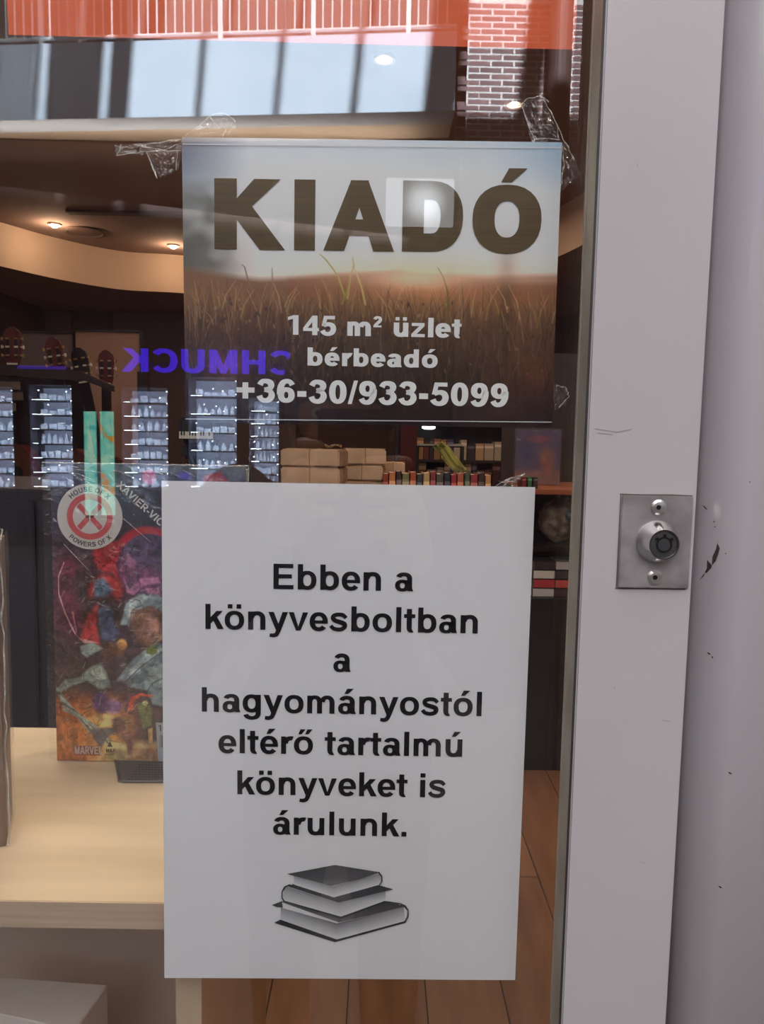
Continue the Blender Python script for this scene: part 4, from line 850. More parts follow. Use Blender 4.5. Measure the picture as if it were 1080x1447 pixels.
o = part('emblem', flat(E_, cb(.0009)), RED, st, Matrix()); o.parent = st
def arc_text(txt, r, a0, a1, size, up):
    P_ = []; n = len(txt)
    adv = [glyph(c)[0] for c in txt]; tot = sum(adv); acc_ = 0
    for c, w_ in zip(txt, adv):
        a = math.radians(a0+(a1-a0)*(acc_+w_/2)/tot); acc_ += w_
        for q in glyph(c)[1]:
            g = []
            for u, v in q:
                u2, v2 = (u-w_/2)*size, v*size
                if up: rr = r+v2; g.append((130+rr*math.sin(a)+u2*math.cos(a), 727-rr*math.cos(a)+u2*math.sin(a)))
                else: rr = r-v2; g.append((130+rr*math.sin(a)+u2*math.cos(a)*1, 727+rr*math.cos(a)-u2*math.sin(a)))
            P_.append(g)
    return P_
o = part('lettering', flat(arc_text('HOUSE OF X', 34.6, -47, 47, 9.6, True)+arc_text('POWERS OF X', 41.8, -47, 47, 9.0, False), cb(.0009)), DK, st, Matrix())
def diag(txt, px, py, ang, size, d=.0008, b=0, sx=1):
    W_, P_ = layout(txt, size, b, sx=sx); c, s_ = math.cos(ang), math.sin(ang); return flat([[(px+u*c+v*s_, py+u*s_-v*c) for u, v in q] for q in P_], cb(d))
part('lettering', diag('XAVIER-VICC', 167, 684, math.radians(42), 14.5), WHT, ab, inv)
part('lettering', diag('ickman', 314, 680, 0, 7), WHT, ab, inv)
lg = part('logo', flat(rc(100, 1054, 138, 1068), cb(.0006)), mat('logo_red', lin((176, 104, 88)), .5), ab, inv)
part('logo_lettering', diag('MARVEL', 101.5, 1066, 0, 16, .0008, .02, .60), mat('logo_white', (.72, .66, .62), .5), lg, Matrix())
lg2 = part('logo', flat([[(152.5, 1047), (156.5, 1055), (148.5, 1055)]]+rc(147, 1062.4, 158, 1063), cb(.0006)), DK, ab, inv); part('logo_lettering', diag('MAX', 146.5, 1062, 0, 6.2, .0008, .05), DK, lg2, Matrix())
part('lettering', diag('KIADO', 145, 1067.5, 0, 3.6, .0008), DK, ab, inv)
ps = part('price_sticker', flat([[(219, 1018), (300, 1016), (300, 1074), (222, 1075)]], cb(.0011)), mat('price_paper', lin((176, 184, 190)), .6), ab, inv)
BK = bpy.data.materials['grey_print']
part('lettering', diag('10', 222, 1030, 0, 12, .0013), BK, ps, Matrix())
bars = []
for i in range(9): bars += rc(225+i*2.2, 1036, 225+i*2.2+(.6, 1.3)[i % 2], 1054)
part('bar_lines', flat(bars, cb(.0013)), DK, ps, Matrix())
# shrink wrap with puckered top
bm = bmesh.new(); R = random.Random(9); nx, nz = 46, 60; g = []
for j in range(nz+1):
    row = []
    for i in range(nx+1):
        u, v = i/nx, j/nz; am = .0012 if v < .12 else .0003
        row.append(bm.verts.new((x0-.006+(x1-x0+.009)*u, yb-.0024-R.uniform(0, am), zt1+.0008+(zt+.001-zt1)*v)))
    g.append(row)
for j in range(nz):
    for i in range(nx): bm.faces.new((g[j][i], g[j+1][i], g[j+1][i+1], g[j][i+1]))
part('shrink_wrap', bm, WRAP, ab, inv, smooth=True)
bm = bmesh.new(); tube(bm, [(x0-.006+(x1-x0+.009)*i/30, yb-.0028, zt1+.0009+R.uniform(-.0003, .0003)) for i in range(31)], .0005, 5); tube(bm, [(x1+.003, yb-.003, zt1-(zt1-zt)*i/20) for i in range(21)], .0007, 5)
for _ in range(26):
    a = R.uniform(x0+.01, x1-.02); z = zt1-R.uniform(.001, .018); tube(bm, [(a, yb-.004, z), (a+R.uniform(.004, .014), yb-.0042, z-R.uniform(.001, .008))], .00018, 4)
tube(bm, [CB(178, 728, .004), CB(216, 760, .004)], .00025, 4); tube(bm, [CB(95, 765, .004), CB(128, 800, .004)], .0002, 4)
part('wrap_seam', bm, TAPE_E, ab, inv)
# perforated black stand under it
qa, qb, qc, qd = UZ(163, 1076, zt), UZ(300, 1076, zt), UZ(300, 1106, zt), UZ(165, 1106, zt)
t = thing('book_stand', 'black perforated metal stand under the comic album', 'stand', qd); inv = Matrix.Translation(-qd)
pl = [qa, qb+Vector((0, .0, 0)), qc, qd+Vector((.006, 0, 0)), qd+Vector((.0015, .0012, 0)), qd+Vector((0, .006, 0))]
PLM = mat('black_sheet_metal', lin((92, 85, 82)), .45)
o = part('plate', prism(bmesh.new(), [(p.x, p.y, zt+.0002) for p in pl], (0, 0, .0012)), PLM, t, inv)
hb = bmesh.new()
for j in range(8):
    yy = qd.y+.004+(qa.y-qd.y-.004)*j/8
    for i in range(34):
        xx = qd.x+.009+i*.0028+(.0014 if j % 2 else 0)
        bmesh.ops.create_circle(hb, cap_ends=True, segments=6, radius=.0011, matrix=Matrix.Translation((xx, yy, zt+.00145)))
part('perforation', hb, BLACK, t, inv, kind='stuff')
part('rim', tube(bmesh.new(), [(p.x, p.y, zt+.0012) for p in (qc, pl[3], pl[4], pl[5], qa)], .0012, 6), PLM, t, inv)
# edge of another wrapped book at the far left
f0, f1 = UZ(8, 1196, zt), UZ(18, 1150, zt); ft = U(5, 764, f0.y).z
t = thing('wrapped_book', 'shrink-wrapped book seen edge-on at the far left of the table', 'book', f0); inv = Matrix.Translation(-f0)
d_ = (f1-f0); d_.z = 0; nrm = Vector((-d_.y, d_.x, 0)).normalized()*.06
part('book_block', prism(bmesh.new(), [f0+Vector((0, 0, .0004)), f1+Vector((0, 0, .0004)), f1+nrm+Vector((0, 0, .0004)), f0+nrm+Vector((0, 0, .0004))], (0, 0, ft-f0.z-.003)), grain(mat('book_edge', (.3, .25, .2), .4), lin((112, 80, 66)), lin((158, 138, 122)), scale=(30, 30, 3), ns=2, lo=.3, hi=.7), t, inv)
bm = bmesh.new(); g = []; o2 = Vector((d_.y, -d_.x, 0)).normalized()*.0015
for j in range(30):
    g.append([bm.verts.new(f0+d_*(i/4*1.15-.05)+o2+Vector((R.uniform(-.0006, .0006), R.uniform(-.0006, .0006), (ft-f0.z+.001)*j/29))) for i in range(5)])
for j in range(29):
    for i in range(4): bm.faces.new((g[j][i], g[j][i+1], g[j+1][i+1], g[j+1][i]))
part('shrink_wrap', bm, filmmat('loose_wrap', .3, .8, 60, .08, .3), t, inv)
part('wrap_seam', tube(bmesh.new(), [f0+o2*1.4+Vector((R.uniform(-.0012, .0012), 0, (ft-f0.z)*j/20)) for j in range(21)]+[f0+d_*.6+Vector((.001, 0, ft-f0.z+.004)), f0+d_*.2+Vector((-.004, 0, ft-f0.z+.008))], .0007, 5), TAPE_E, t, inv)
# dark cabinet behind the table
a, b = U(-160, 688, .95), U(262, 688, .95)
t = thing('cabinet', 'low dark cabinet standing behind the maple display table', 'cabinet', ((a.x+b.x)/2, .95, 0)); inv = Matrix.Translation(-t.location)
NAVY = grain(mat('navy_board', (.02, .02, .03), .5), lin((30, 28, 40)), lin((44, 38, 46)), ns=3)
part('body', box(a.x, b.x, .955, 1.35, .05, a.z, .003), NAVY, t, inv); part('plinth', box(a.x+.02, b.x-.02, .97, 1.33, 0, .05), BLACK, t, inv)
for k in range(2): part('door', box(a.x+.004+k*(b.x-a.x)/2, a.x+(k+1)*(b.x-a.x)/2-.004, .945, .9545, .07, a.z-.02, .002), NAVY, t, inv)

# guitars on a rack
GY = 3.55; MAHOG = grain(mat('red_mahogany', (.1, .02, .015), .35), lin((84, 30, 26)), lin((104, 40, 32)), scale=(1, 1, 8), ns=5); GOLD = mat('tuner_gold', lin((226, 190, 130)), .3, 1); BONE = mat('bone', (.7, .66, .55), .4)
EB = mat('dark_lacquer', lin((36, 22, 26)), .3); SPR = mat('guitar_top', lin((84, 46, 32)), .35)
def guitar(px, top, tilt, label, m, gy):
    p = U(px, top, gy); H = .19
    t = thing('guitar', label, 'guitar', (p.x, gy, p.z-H), 'guitars hanging in a row'); t.rotation_euler = (0, math.radians(tilt), 0)
    W_ = .046; out = [(-W_*.62, 0), (-W_*.8, .03), (-W_*.92, H*.72), (-W_*.8, H*.86), (-W_*.35, H*.97), (0, H), (W_*.35, H*.97), (W_*.8, H*.86), (W_*.92, H*.72), (W_*.8, .03), (W_*.62, 0)]
    hd = obj('headstock', prism(bmesh.new(), [(a, 0, b) for a, b in out], (0, .018, 0)), m, t)
    for s in (-1, 1):
        obj('slot', box(s*.022-.008, s*.022+.008, -.001, .0, .03, H*.70, .0004), BLACK, hd)
        for k in range(3):
            z = .045+k*.042; pg = bmesh.new(); cyl(pg, (s*.03, .009, z), (s*.056, .009, z), .0035, n=6); bx(pg, s*.054-.003, s*.054+.003, .0, .018, z-.009, z+.009, .002); cyl(pg, (s*.013, -.002, z), (s*.031, -.002, z), .005, n=6)
            obj('tuning_peg', pg, GOLD if k != 1 else BONE, hd)
    nk = bmesh.new(); prism(nk, [(-.026, .0, 0), (.026, 0, 0), (.026, .012, 0), (.012, .022, 0), (-.012, .022, 0), (-.026, .012, 0)], (0, 0, -.42)); obj('neck', nk, EB, t)
    obj('nut', box(-.027, .027, -.005, .0, -.003, .006), BONE, t)
    sb = []
    for i in range(28):
        a = i/28*2*math.pi; z = math.cos(a); r = .14+.035*math.cos(2*a+.0)*1-.018*z; sb.append((r*math.sin(a)*(1-.12*z), -.01, -.64+.235*z))
    bd = obj('body', prism(bmesh.new(), sb, (0, .095, 0)), m, t)
    obj('soundboard', prism(bmesh.new(), [(a*.97, -.0115, -.64+(c+.64)*.97) for a, b, c in sb], (0, .001, 0)), SPR, bd)
    obj('sound_hole', lathe(bmesh.new(), [(.045, 0), (.045, .0008)], 24, Matrix.Translation((0, -.012, -.56)) @ Matrix.Rotation(math.pi/2, 4, 'X')), BLACK, bd)
    obj('bridge', box(-.08, .08, -.02, -.0116, -.745, -.72, .002), EB, bd)
    return t
guitar(16, 461, 0, 'reddish guitar headstock with gold pegs at the far left', MAHOG, 3.55)
guitar(80, 475, -9, 'slightly tilted reddish guitar headstock, second from the left', MAHOG, 3.68)
guitar(118, 490, -11, 'dark tilted guitar headstock, third from the left', EB, 3.81)
guitar(149, 494, 0, 'smaller upright reddish guitar headstock, rightmost of the row', MAHOG, 3.94)
ra, rb = U(-40, 512, GY-.03), U(112, 524, GY-.03)
t = thing('guitar_rack', 'dark rack whose top rail carries the hanging guitars', 'rack', (ra.x, GY, 0)); inv = Matrix.Translation(-t.location)
part('rail', prism(bmesh.new(), [ra, rb, rb-Vector((0, 0, .05)), ra-Vector((0, 0, .05))], (0, .02, 0)), DARKWOOD, t, inv)
rc2 = U(160, 545, GY-.03); part('rail', prism(bmesh.new(), [rb, rc2, rc2-Vector((0, 0, .03)), rb-Vector((0, 0, .04))], (0, .02, 0)), DARKWOOD, t, inv)
for x in (ra.x+.05, rb.x-.22, rc2.x-.02): part('post', box(x-.03, x+.03, GY+.52, GY+.57, 0, 1.70), DARKWOOD, t, inv)
part('back_panel', box(ra.x-.3, rb.x-.26, GY+.57, GY+.6, 0, 1.72), DARKWOOD, t, inv)
for px, py in ((10, 545), (14, 560), (4, 575)):
    a = U(px, py, GY-.03); part('label_card', box(a.x-.09, a.x+.07, GY-.045, GY-.035, a.z-.02, a.z+.02), mat('label_card', lin((110, 92, 84)), .7), t, inv)
# partitions behind
CREAMP = grain(mat('cream_partition', (.5, .4, .35), .7), lin((176, 140, 122)), lin((190, 154, 136)), ns=1.5)
for (a, b, top, m_, lab) in ((107, 198, 468, CREAMP, 'cream display partition behind the guitars'), (20, 104, 470, PANELM, 'grey-brown partition panel at the left behind the guitar heads')):
    p, q = U(a, top, 4.9), U(b, top, 4.9); t = thing('partition', lab, 'partition', ((p.x+q.x)/2, 4.9, 0)); inv = Matrix.Translation(-t.location)
    part('panel', box(p.x, q.x, 4.9, 4.93, .08, p.z), m_, t, inv); part('frame', bx(bx(box(p.x-.012, p.x, 4.885, 4.94, 0, p.z+.01), q.x, q.x+.012, 4.885, 4.94, 0, p.z+.01), p.x, q.x, 4.885, 4.94, p.z, p.z+.012), GREYMETAL, t, inv)
# keyboard on a stand
p = U(284, 606, 2.1)
t = thing('keyboard_stand', 'black folding stand under the small keyboard', 'stand', (p.x, 2.1, 0)); inv = Matrix.Translation(-t.location)
for s in (-1, 1): part('leg', tube(bmesh.new(), [(p.x+s*.05, 2.1, p.z-.03), (p.x-s*.10+s*.02, 2.1+s*.02, p.z-.45), (p.x-s*.22, 2.1, 0)], .011, 8), BLACK, t, inv)
part('post', tube(bmesh.new(), [(p.x, 2.12, p.z-.03), (p.x, 2.12, 0)], .012, 8), BLACK, t, inv)
part('clamp', box(p.x-.06, p.x+.06, 2.08, 2.16, p.z-.10, p.z-.045, .01), BLACK, t, inv)
t = thing('keyboard', 'small black electric keyboard just below the poster left corner', 'keyboard', (p.x, 2.06, p.z-.03)); inv = Matrix.Translation(-t.location)
part('case', box(p.x-.058, p.x+.058, 2.04, 2.2, p.z-.034, p.z+.035, .006), BLACK, t, inv)
for i in range(12):
    x = p.x-.052+i*.0088; part('white_key', box(x, x+.0078, 2.025, 2.042, p.z-.032, p.z-.010), BONE, t, inv)
for i in (0, 1, 3, 4, 5, 7, 8, 10): x = p.x-.052+i*.0088+.0062; part('black_key', box(x, x+.004, 2.021, 2.03, p.z-.022, p.z-.008), BLACK, t, inv)

# display stand with parcels and books
ztb = U(450, 635, 1.57).z-.046*5
t = thing('display_stand', 'dark wooden display stand holding parcels and a book row', 'table', (.05, 1.7, 0)); inv = Matrix.Translation(-t.location)
part('top', box(-.33, .38, 1.5, 2.05, ztb-.03, ztb, .002), DARKWOOD, t, inv)
for sx in (-.31, .34):
    for sy in (1.56, 2.0): part('leg', box(sx, sx+.04, sy-.04, sy, 0, ztb-.031), DARKWOOD, t, inv)
part('shelf', box(-.3, .35, 1.55, 2.0, .5, .52), DARKWOOD, t, inv)
TWINE = mat('twine', lin((150, 120, 90)), .9)
def parcel(x, y, z, w_, d_, h_, rz, label):
    t = thing('parcel', label, 'parcel', (x, y, z), 'brown paper parcels', math.radians(rz))
    obj('wrapping', box(-w_/2, w_/2, -d_/2, d_/2, .0005, h_-.001, .004), KRAFT, t)
    bm = bmesh.new(); e = .001; tube(bm, [(0, -d_/2-e, 0), (0, -d_/2-e, h_), (0, d_/2+e, h_), (0, d_/2+e, 0)], .0014, 5); tube(bm, [(-w_/2-e, 0, 0), (-w_/2-e, 0, h_), (w_/2+e, 0, h_), (w_/2+e, 0, 0)], .0014, 5); obj('string', bm, TWINE, t)
    bm = bmesh.new(); prism(bm, [(w_/2+.0004, -d_/2+.004, .003), (w_/2+.0004, d_/2-.004, .003), (w_/2+.0004, 0, h_*.6)], (.0008, 0, 0)); obj('paper_fold', bm, KRAFT, t)
    return t
xA, xB = U(402, 640, 1.6).x, U(487, 640, 1.6).x
names = ['lowest', 'second', 'third', 'fourth', 'topmost']
for k in range(5): parcel((xA+xB)/2, 1.62, ztb+.046*k, xB-xA-.002, .12, .046, (-7, -10, -6, -8, -9)[k], f'brown paper parcel in the front left stack, {names[k]} from below')
xC = U(515, 640, 1.8).x
for k in range(5): parcel(xC, 1.84, ztb+.046*k, .12, .13, .046, (4, -3, 2, -5, 3)[k], f'smaller brown parcel in the rear stack beside it, {names[k]} from below')
parcel(U(556, 650, 1.9).x, 1.93, ztb, .07, .1, .19, 0, 'single upright pinkish brown parcel left of the book row')
bm = bmesh.new(); tube(bm, [Vector((xB-.03+.022*math.cos(a*.5), 1.6+.022*math.sin(a*.5), ztb+.234+.009*abs(math.sin(a*.8)))) for a in range(14)], .0013, 5)
tag(obj('twine_bow', bm, TWINE), 'loose loop of twine lying on the top parcel', 'twine')
cols = [(150, 60, 44), (196, 120, 70), (60, 34, 34), (120, 110, 70), (170, 80, 50), (60, 56, 60), (190, 150, 100), (140, 44, 44), (90, 80, 76), (44, 34, 44), (160, 50, 50), (176, 90, 60), (80, 84, 60), (150, 60, 60), (60, 40, 36), (200, 140, 90), (110, 50, 44), (50, 60, 54)]
cn = ['brick red', 'tan', 'dark brown', 'olive', 'rust', 'charcoal', 'sand', 'crimson', 'grey', 'plum', 'scarlet', 'copper', 'moss green', 'rose red', 'chocolate', 'apricot', 'maroon', 'dark green']
PAGES = mat('cream_pages', lin((214, 190, 160)), .8)
def book(x, y, z, w_, d_, h_, c, label, group, lying=False):
    t = thing('book', label, 'book', (x, y, z), group)
    m = mat('book_cover', lin(c), .45)
    if lying:
        obj('cover', bx(bx(box(0, w_, 0, d_, 0, .002), 0, w_, 0, d_, h_-.002, h_), 0, w_, 0, .002, 0, h_), m, t); obj('pages', box(.002, w_-.002, .003, d_-.003, .002, h_-.002), PAGES, t)
    else:
        obj('cover', bx(bx(box(0, .0015, 0, d_, 0, h_), w_-.0015, w_, 0, d_, 0, h_), 0, w_, 0, .002, 0, h_), m, t); obj('pages', box(.0015, w_-.0015, .002, d_-.002, .003, h_-.003), PAGES, t)
        obj('spine_band', box(.001, w_-.001, -.0006, 0, h_*.72, h_*.86), mat('spine_band', lin(tuple(min(255, q+60) for q in c)), .5), t)
x = U(541, 670, 1.72).x; hb_ = U(620, 669, 1.72).z-ztb
for i in range(16):
    w_ = (.0165, .019, .0155, .021, .018)[i % 5]
    if x > U(706, 670, 1.72).x: break
    book(x, 1.72+.004*(i % 3), ztb, w_, .11, hb_+(i*7 % 5-2)*.0018, cols[i], f'{cn[i]} paperback in the row right of the parcels', 'paperbacks right of the parcels'); x += w_+.0012
# yellow green scarf
bm = bmesh.new(); sp = [(612, 632, .045), (622, 640, .05), (630, 652, .055), (640, 664, .05), (648, 672, .04)]
g = []
for px, py, w_ in sp:
    c_ = U(px+6, py, 1.95); g.append([bm.verts.new((c_.x+w_*(k/5-.5)*.65, 1.95+(.012 if k % 2 else -.008), c_.z+.004*k)) for k in range(6)])
for a, b in zip(g, g[1:]):
    for k in range(5): bm.faces.new((a[k], a[k+1], b[k+1], b[k]))
r_ = bmesh.ops.solidify(bm, geom=bm.faces[:], thickness=.004)
tag(obj('scarf', bm, grain(mat('lime_cloth', (.5, .5, .1), .9), lin((140, 134, 62)), lin((176, 168, 92)), ns=20), smooth=True), 'yellow-green scarf draped behind the paperback row', 'scarf')
t = thing('scarf_rail', 'dark rail behind the paperback row carrying the scarf', 'rail', (.2, 1.97, ztb)); inv = Matrix.Translation(-t.location)
zz = U(618, 630, 1.97).z
part('bar', tube(bmesh.new(), [(.12, 1.97, zz), (.26, 1.97, zz)], .005, 8), BLACK, t, inv)
for x in (.12, .26): part('post', tube(bmesh.new(), [(x, 1.97, ztb), (x, 1.97, zz)], .005, 8), BLACK, t, inv)
# bookcase far behind
a, b = U(566, 560, 5.4), U(736, 560, 5.4)
t = thing('bookcase', 'tall dark bookcase far behind the paperback row', 'bookcase', ((a.x+b.x)/2, 5.4, 0)); inv = Matrix.Translation(-t.location)
part('side_panel', box(a.x-.03, a.x, 5.4, 5.7, 0, 1.95), DARKWOOD, t, inv); part('side_panel', box(b.x, b.x+.03, 5.4, 5.7, 0, 1.95), DARKWOOD, t, inv); part('back_panel', box(a.x, b.x, 5.69, 5.7, 0, 1.95), NAVY, t, inv)
SZ = [.1, .42, .74, .97, U(650, 650, 5.4).z-.0, 1.46, 1.93]
for z in SZ: part('shelf', box(a.x, b.x, 5.4, 5.69, z-.02, z), DARKWOOD, t, inv)
R = random.Random(21); bc = [(206, 170, 130), (170, 120, 84), (60, 50, 60), (196, 180, 156), (120, 60, 50), (70, 74, 100), (180, 140, 90)]
bcn = ['cream', 'tan', 'charcoal', 'pale beige', 'brick red', 'slate blue', 'golden']
k = 0
ORD = 'first second third fourth fifth sixth seventh eighth ninth tenth eleventh twelfth thirteenth fourteenth fifteenth sixteenth seventeenth eighteenth nineteenth twentieth'.split()+['last']*9
for z, wh in ((SZ[4], 'eye-level'), (SZ[3], 'lower'), (SZ[5], 'upper')):
    x = a.x+.03; j = 0
    while x < b.x-.08:
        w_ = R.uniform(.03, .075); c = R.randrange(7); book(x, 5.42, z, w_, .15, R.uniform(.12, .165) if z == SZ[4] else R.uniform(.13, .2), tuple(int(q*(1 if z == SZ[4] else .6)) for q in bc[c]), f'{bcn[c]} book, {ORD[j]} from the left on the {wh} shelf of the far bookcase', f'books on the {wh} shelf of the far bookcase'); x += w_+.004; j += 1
lp_ = U(606, 604, 5.45); lp_.z = SZ[5]-.02; tag(obj('shelf_lamp', lathe(bmesh.new(), [(.05, 0), (.05, -.018), (.03, -.026)], 16, Matrix.Translation(lp_)), emis('shelf_lamp_glow', (.9, .95, 1), 5)), 'small glowing round lamp under the bookcase shelf', 'lamp')
p, q = U(568, 520, 5.2), U(592, 520, 5.2); t = thing('banner_stand', 'narrow dark red standing banner beside the far bookcase', 'banner', ((p.x+q.x)/2, 5.2, 0)); inv = Matrix.Translation(-t.location)
part('banner', box(p.x, q.x, 5.2, 5.205, .05, p.z), mat('dark_red_cloth', lin((78, 28, 32)), .8), t, inv); part('foot', box(p.x, q.x, 5.15, 5.27, 0, .05), BLACK, t, inv)
# right hand shelving
GYD = 2.6; ga, gb = U(735, 845, GYD), U(835, 845, GYD); zs = ga.z
t = thing('shelving_unit', 'black based shelving unit in the gap right of the notice', 'shelf', ((ga.x+gb.x)/2, GYD, 0)); inv = Matrix.Translation(-t.location)
BLK = mat('black_laminate', lin((22, 18, 20)), .35); WOODS = mat('orange_wood_shelf', lin((150, 84, 52)), .5)
x1_ = gb.x+.25; z2, z3 = U(780, 780, GYD).z, U(780, 692, GYD).z
part('base', box(ga.x, x1_, GYD, 3.2, 0, zs, .003), BLK, t, inv); part('shelf', box(ga.x, x1_, GYD+.02, 3.2, z2, z2+.02), BLK, t, inv); part('shelf', box(ga.x, x1_, GYD, 3.2, z3-.02, z3, .002), WOODS, t, inv)
part('back_panel', box(ga.x, x1_, 3.18, 3.2, zs, 1.75), DARKWOOD, t, inv); part('side_panel', box(ga.x-.02, ga.x, GYD, 3.2, 0, z3+.0), BLK, t, inv)
st_c = [[(200, 196, 200), (190, 60, 66), (214, 208, 206), (60, 40, 44)], [(70, 40, 40), (200, 80, 80), (60, 50, 54), (180, 170, 176)]]
st_n = [['pale grey', 'red', 'white', 'black'], ['brown', 'coral', 'dark grey', 'silver']]
for s in range(2):
    x = U(757, 800, GYD).x+s*.088
    for k in range(4): book(x+.002*(k % 2), GYD+.03, zs+k*.037, .084, .13, .035, st_c[s][k], f'{st_n[s][k]} book lying in the {("left", "right")[s]} pile on the black base', 'lying books on the black base', True)
# plush bag and other goods
c_ = U(790, 735, 2.75); bm = bmesh.new(); bmesh.ops.create_icosphere(bm, subdivisions=4, radius=1)
for v in bm.verts:
    n_ = noise.noise(v.co*1.7)*.18+noise.noise(v.co*4)*.10; v.co = Vector((v.co.x*.08, v.co.y*.065, v.co.z*.092))*(1+n_)
t = tag(obj('plush_toy', bm, grain(mat('plush_fur', (.3, .25, .22), .95), lin((96, 78, 70)), lin((168, 148, 136)), ns=18, bump=.5, lo=.4, hi=.6), smooth=True, loc=(c_.x, 2.75, z2+.02+.098)), 'crumpled grey-brown plush toy on the shelf right of the notice', 'toy')
bm = bmesh.new(); bmesh.ops.create_icosphere(bm, subdivisions=2, radius=.022); tag(obj('ornament', bm, mat('teal_ornament', lin((60, 74, 84)), .4), loc=(c_.x+.025, 2.66, c_.z+.03)), 'small dark teal ornament pinned on the plush toy', 'ornament')
# wrapped picture book standing on top
a, b = U(730, 606, 2.9), U(791, 674, 2.9)
t = thing('picture_book', 'wrapped mauve picture book standing on the orange shelf', 'book', ((a.x+b.x)/2, 2.9, z3)); inv = Matrix.Translation(-t.location)
pcv = Canvas(0, 0, 40, 46, 1); pcv.c[:] = (92, 84, 116); pcv.mix(np.clip((pcv.y-32)/4, 0, 1), (150, 110, 104)); pcv.ell(28, 26, 9, 15, (158, 104, 92), .5); pcv.ell(10, 18, 10, 14, (70, 70, 110), .6); pcv.ell(20, 8, 16, 4, (140, 80, 96), .5); pcv.mix(pcv.noise((5, 5), 4)*.35, (60, 50, 80))
zb_ = z3+.002
part('book_block', box(a.x, b.x, 2.9, 2.93, zb_, a.z), mat('mauve_cover', lin((96, 82, 104)), .4), t, inv)
o = pcv.mesh('cover_front', lambda u, v: (a.x+(b.x-a.x)*u/40, 2.8992, a.z+(zb_-a.z)*v/46), COVER, t); o.matrix_parent_inverse = inv
part('shrink_wrap', box(a.x-.004, b.x+.004, 2.893, 2.936, zb_-.001, a.z+.006, .002), WRAP, t, inv)
for i, (px, c, nm) in enumerate(((738, (120, 40, 40), 'dark red'), (746, (60, 110, 80), 'green'), (754, (60, 56, 60), 'black'))):
    p = U(px, 678, 2.64); book(p.x, 2.64, z3, .018, .1, U(px, 676, 2.64).z-z3+.004, c, f'{nm} small book before the mauve picture book', 'small books on the orange shelf')
#PART4
# ================================================================== THE PHOTOGRAPHER, MIRRORED IN THE GLASS
def blob(bm, c, r, rot=None, n=3):
    mt = Matrix.Translation(c) @ (rot or Matrix()) @ Matrix.Diagonal((*r, 1)); bmesh.ops.create_icosphere(bm, subdivisions=n, radius=1, matrix=mt)
def limb(bm, pts, rs, n=14):
    q = smooth([(*p, r) for p, r in zip(pts, rs)], 5); tube(bm, [a[:3] for a in q], [max(.002, a[3]) for a in q], n)
    blob(bm, pts[-1], (rs[-1],)*3, n=2); blob(bm, pts[0], (rs[0],)*3, n=2)
def fuse(name, bm, m, par, vox, iv, it=3):
    o = part(name, bm, m, par, iv, smooth=True); r = o.modifiers.new('r', 'REMESH'); r.mode = 'VOXEL'; r.voxel_size = vox; r.use_smooth_shade = True
    s = o.modifiers.new('s', 'SMOOTH'); s.factor = .5; s.iterations = it; return o
pr = thing('person', 'person in a dark jacket holding up a phone, mirrored faintly in the glass', 'person', (-.07, -.92, 0)); inv = Matrix.Translation(-pr.location)
SKIN = mat('skin', lin((196, 142, 118)), .55); HAIR = mat('dark_hair', lin((36, 28, 26)), .6); JACK = grain(mat('dark_jacket', (.01, .01, .015), .8), lin((24, 24, 32)), lin((34, 34, 44)), ns=20); JEAN = mat('dark_trousers', lin((40, 46, 66)), .85)
hc = Vector((-.062, -.82, 1.375))
bm = bmesh.new(); blob(bm, hc+Vector((0, 0, .025)), (.075, .092, .085)); blob(bm, hc+Vector((0, .028, -.045)), (.055, .062, .062)); blob(bm, hc+Vector((0, .062, -.085)), (.026, .022, .02))
limb(bm, [hc+Vector((0, .086, .012)), hc+Vector((0, .100, -.012)), hc+Vector((0, .108, -.030))], [.007, .010, .0125], 10)
for s in (-1, 1):
    blob(bm, hc+Vector((s*.078, -.002, -.005)), (.010, .022, .032), n=2); blob(bm, hc+Vector((s*.030, .078, .022)), (.020, .010, .007), n=2); blob(bm, hc+Vector((s*.035, .068, -.025)), (.018, .014, .014), n=2); blob(bm, hc+Vector((s*.010, .100, -.033)), (.008, .008, .006), n=2)
blob(bm, hc+Vector((0, .086, -.052)), (.024, .008, .0045), n=2); blob(bm, hc+Vector((0, .084, -.060)), (.020, .008, .005), n=2)
limb(bm, [hc+Vector((0, -.02, -.06)), hc+Vector((0, -.04, -.12)), hc+Vector((0, -.05, -.18))], [.052, .050, .058])
fuse('head', bm, SKIN, pr, .0045, inv)
for s in (-1, 1):
    bm = bmesh.new(); blob(bm, hc+Vector((s*.030, .084, .009)), (.0125, .009, .009), n=3); ey = part('eye', bm, mat('eye_white', (.75, .75, .73), .2), pr, inv, smooth=True)
    bm = bmesh.new(); blob(bm, hc+Vector((s*.030, .0915, .009)), (.0055, .0025, .0055), n=2); part('iris', bm, mat('iris', lin((50, 34, 26)), .2), ey, Matrix(), smooth=True)
bm = bmesh.new(); blob(bm, hc+Vector((0, -.014, .045)), (.086, .092, .082)); blob(bm, hc+Vector((0, -.055, -.01)), (.078, .055, .09)); blob(bm, hc+Vector((-.02, .060, .082)), (.055, .03, .02)); blob(bm, hc+Vector((-.075, -.01, .03)), (.018, .05, .06)); blob(bm, hc+Vector((.075, -.01, .03)), (.018, .05, .06))
fuse('hair', bm, HAIR, pr, .006, inv)
bm = bmesh.new(); blob(bm, hc+Vector((0, -.006, .066)), (.096, .104, .082)); blob(bm, hc+Vector((0, .06, .052)), (.075, .050, .030)); fuse('knit_cap', bm, JACK, pr, .006, inv)
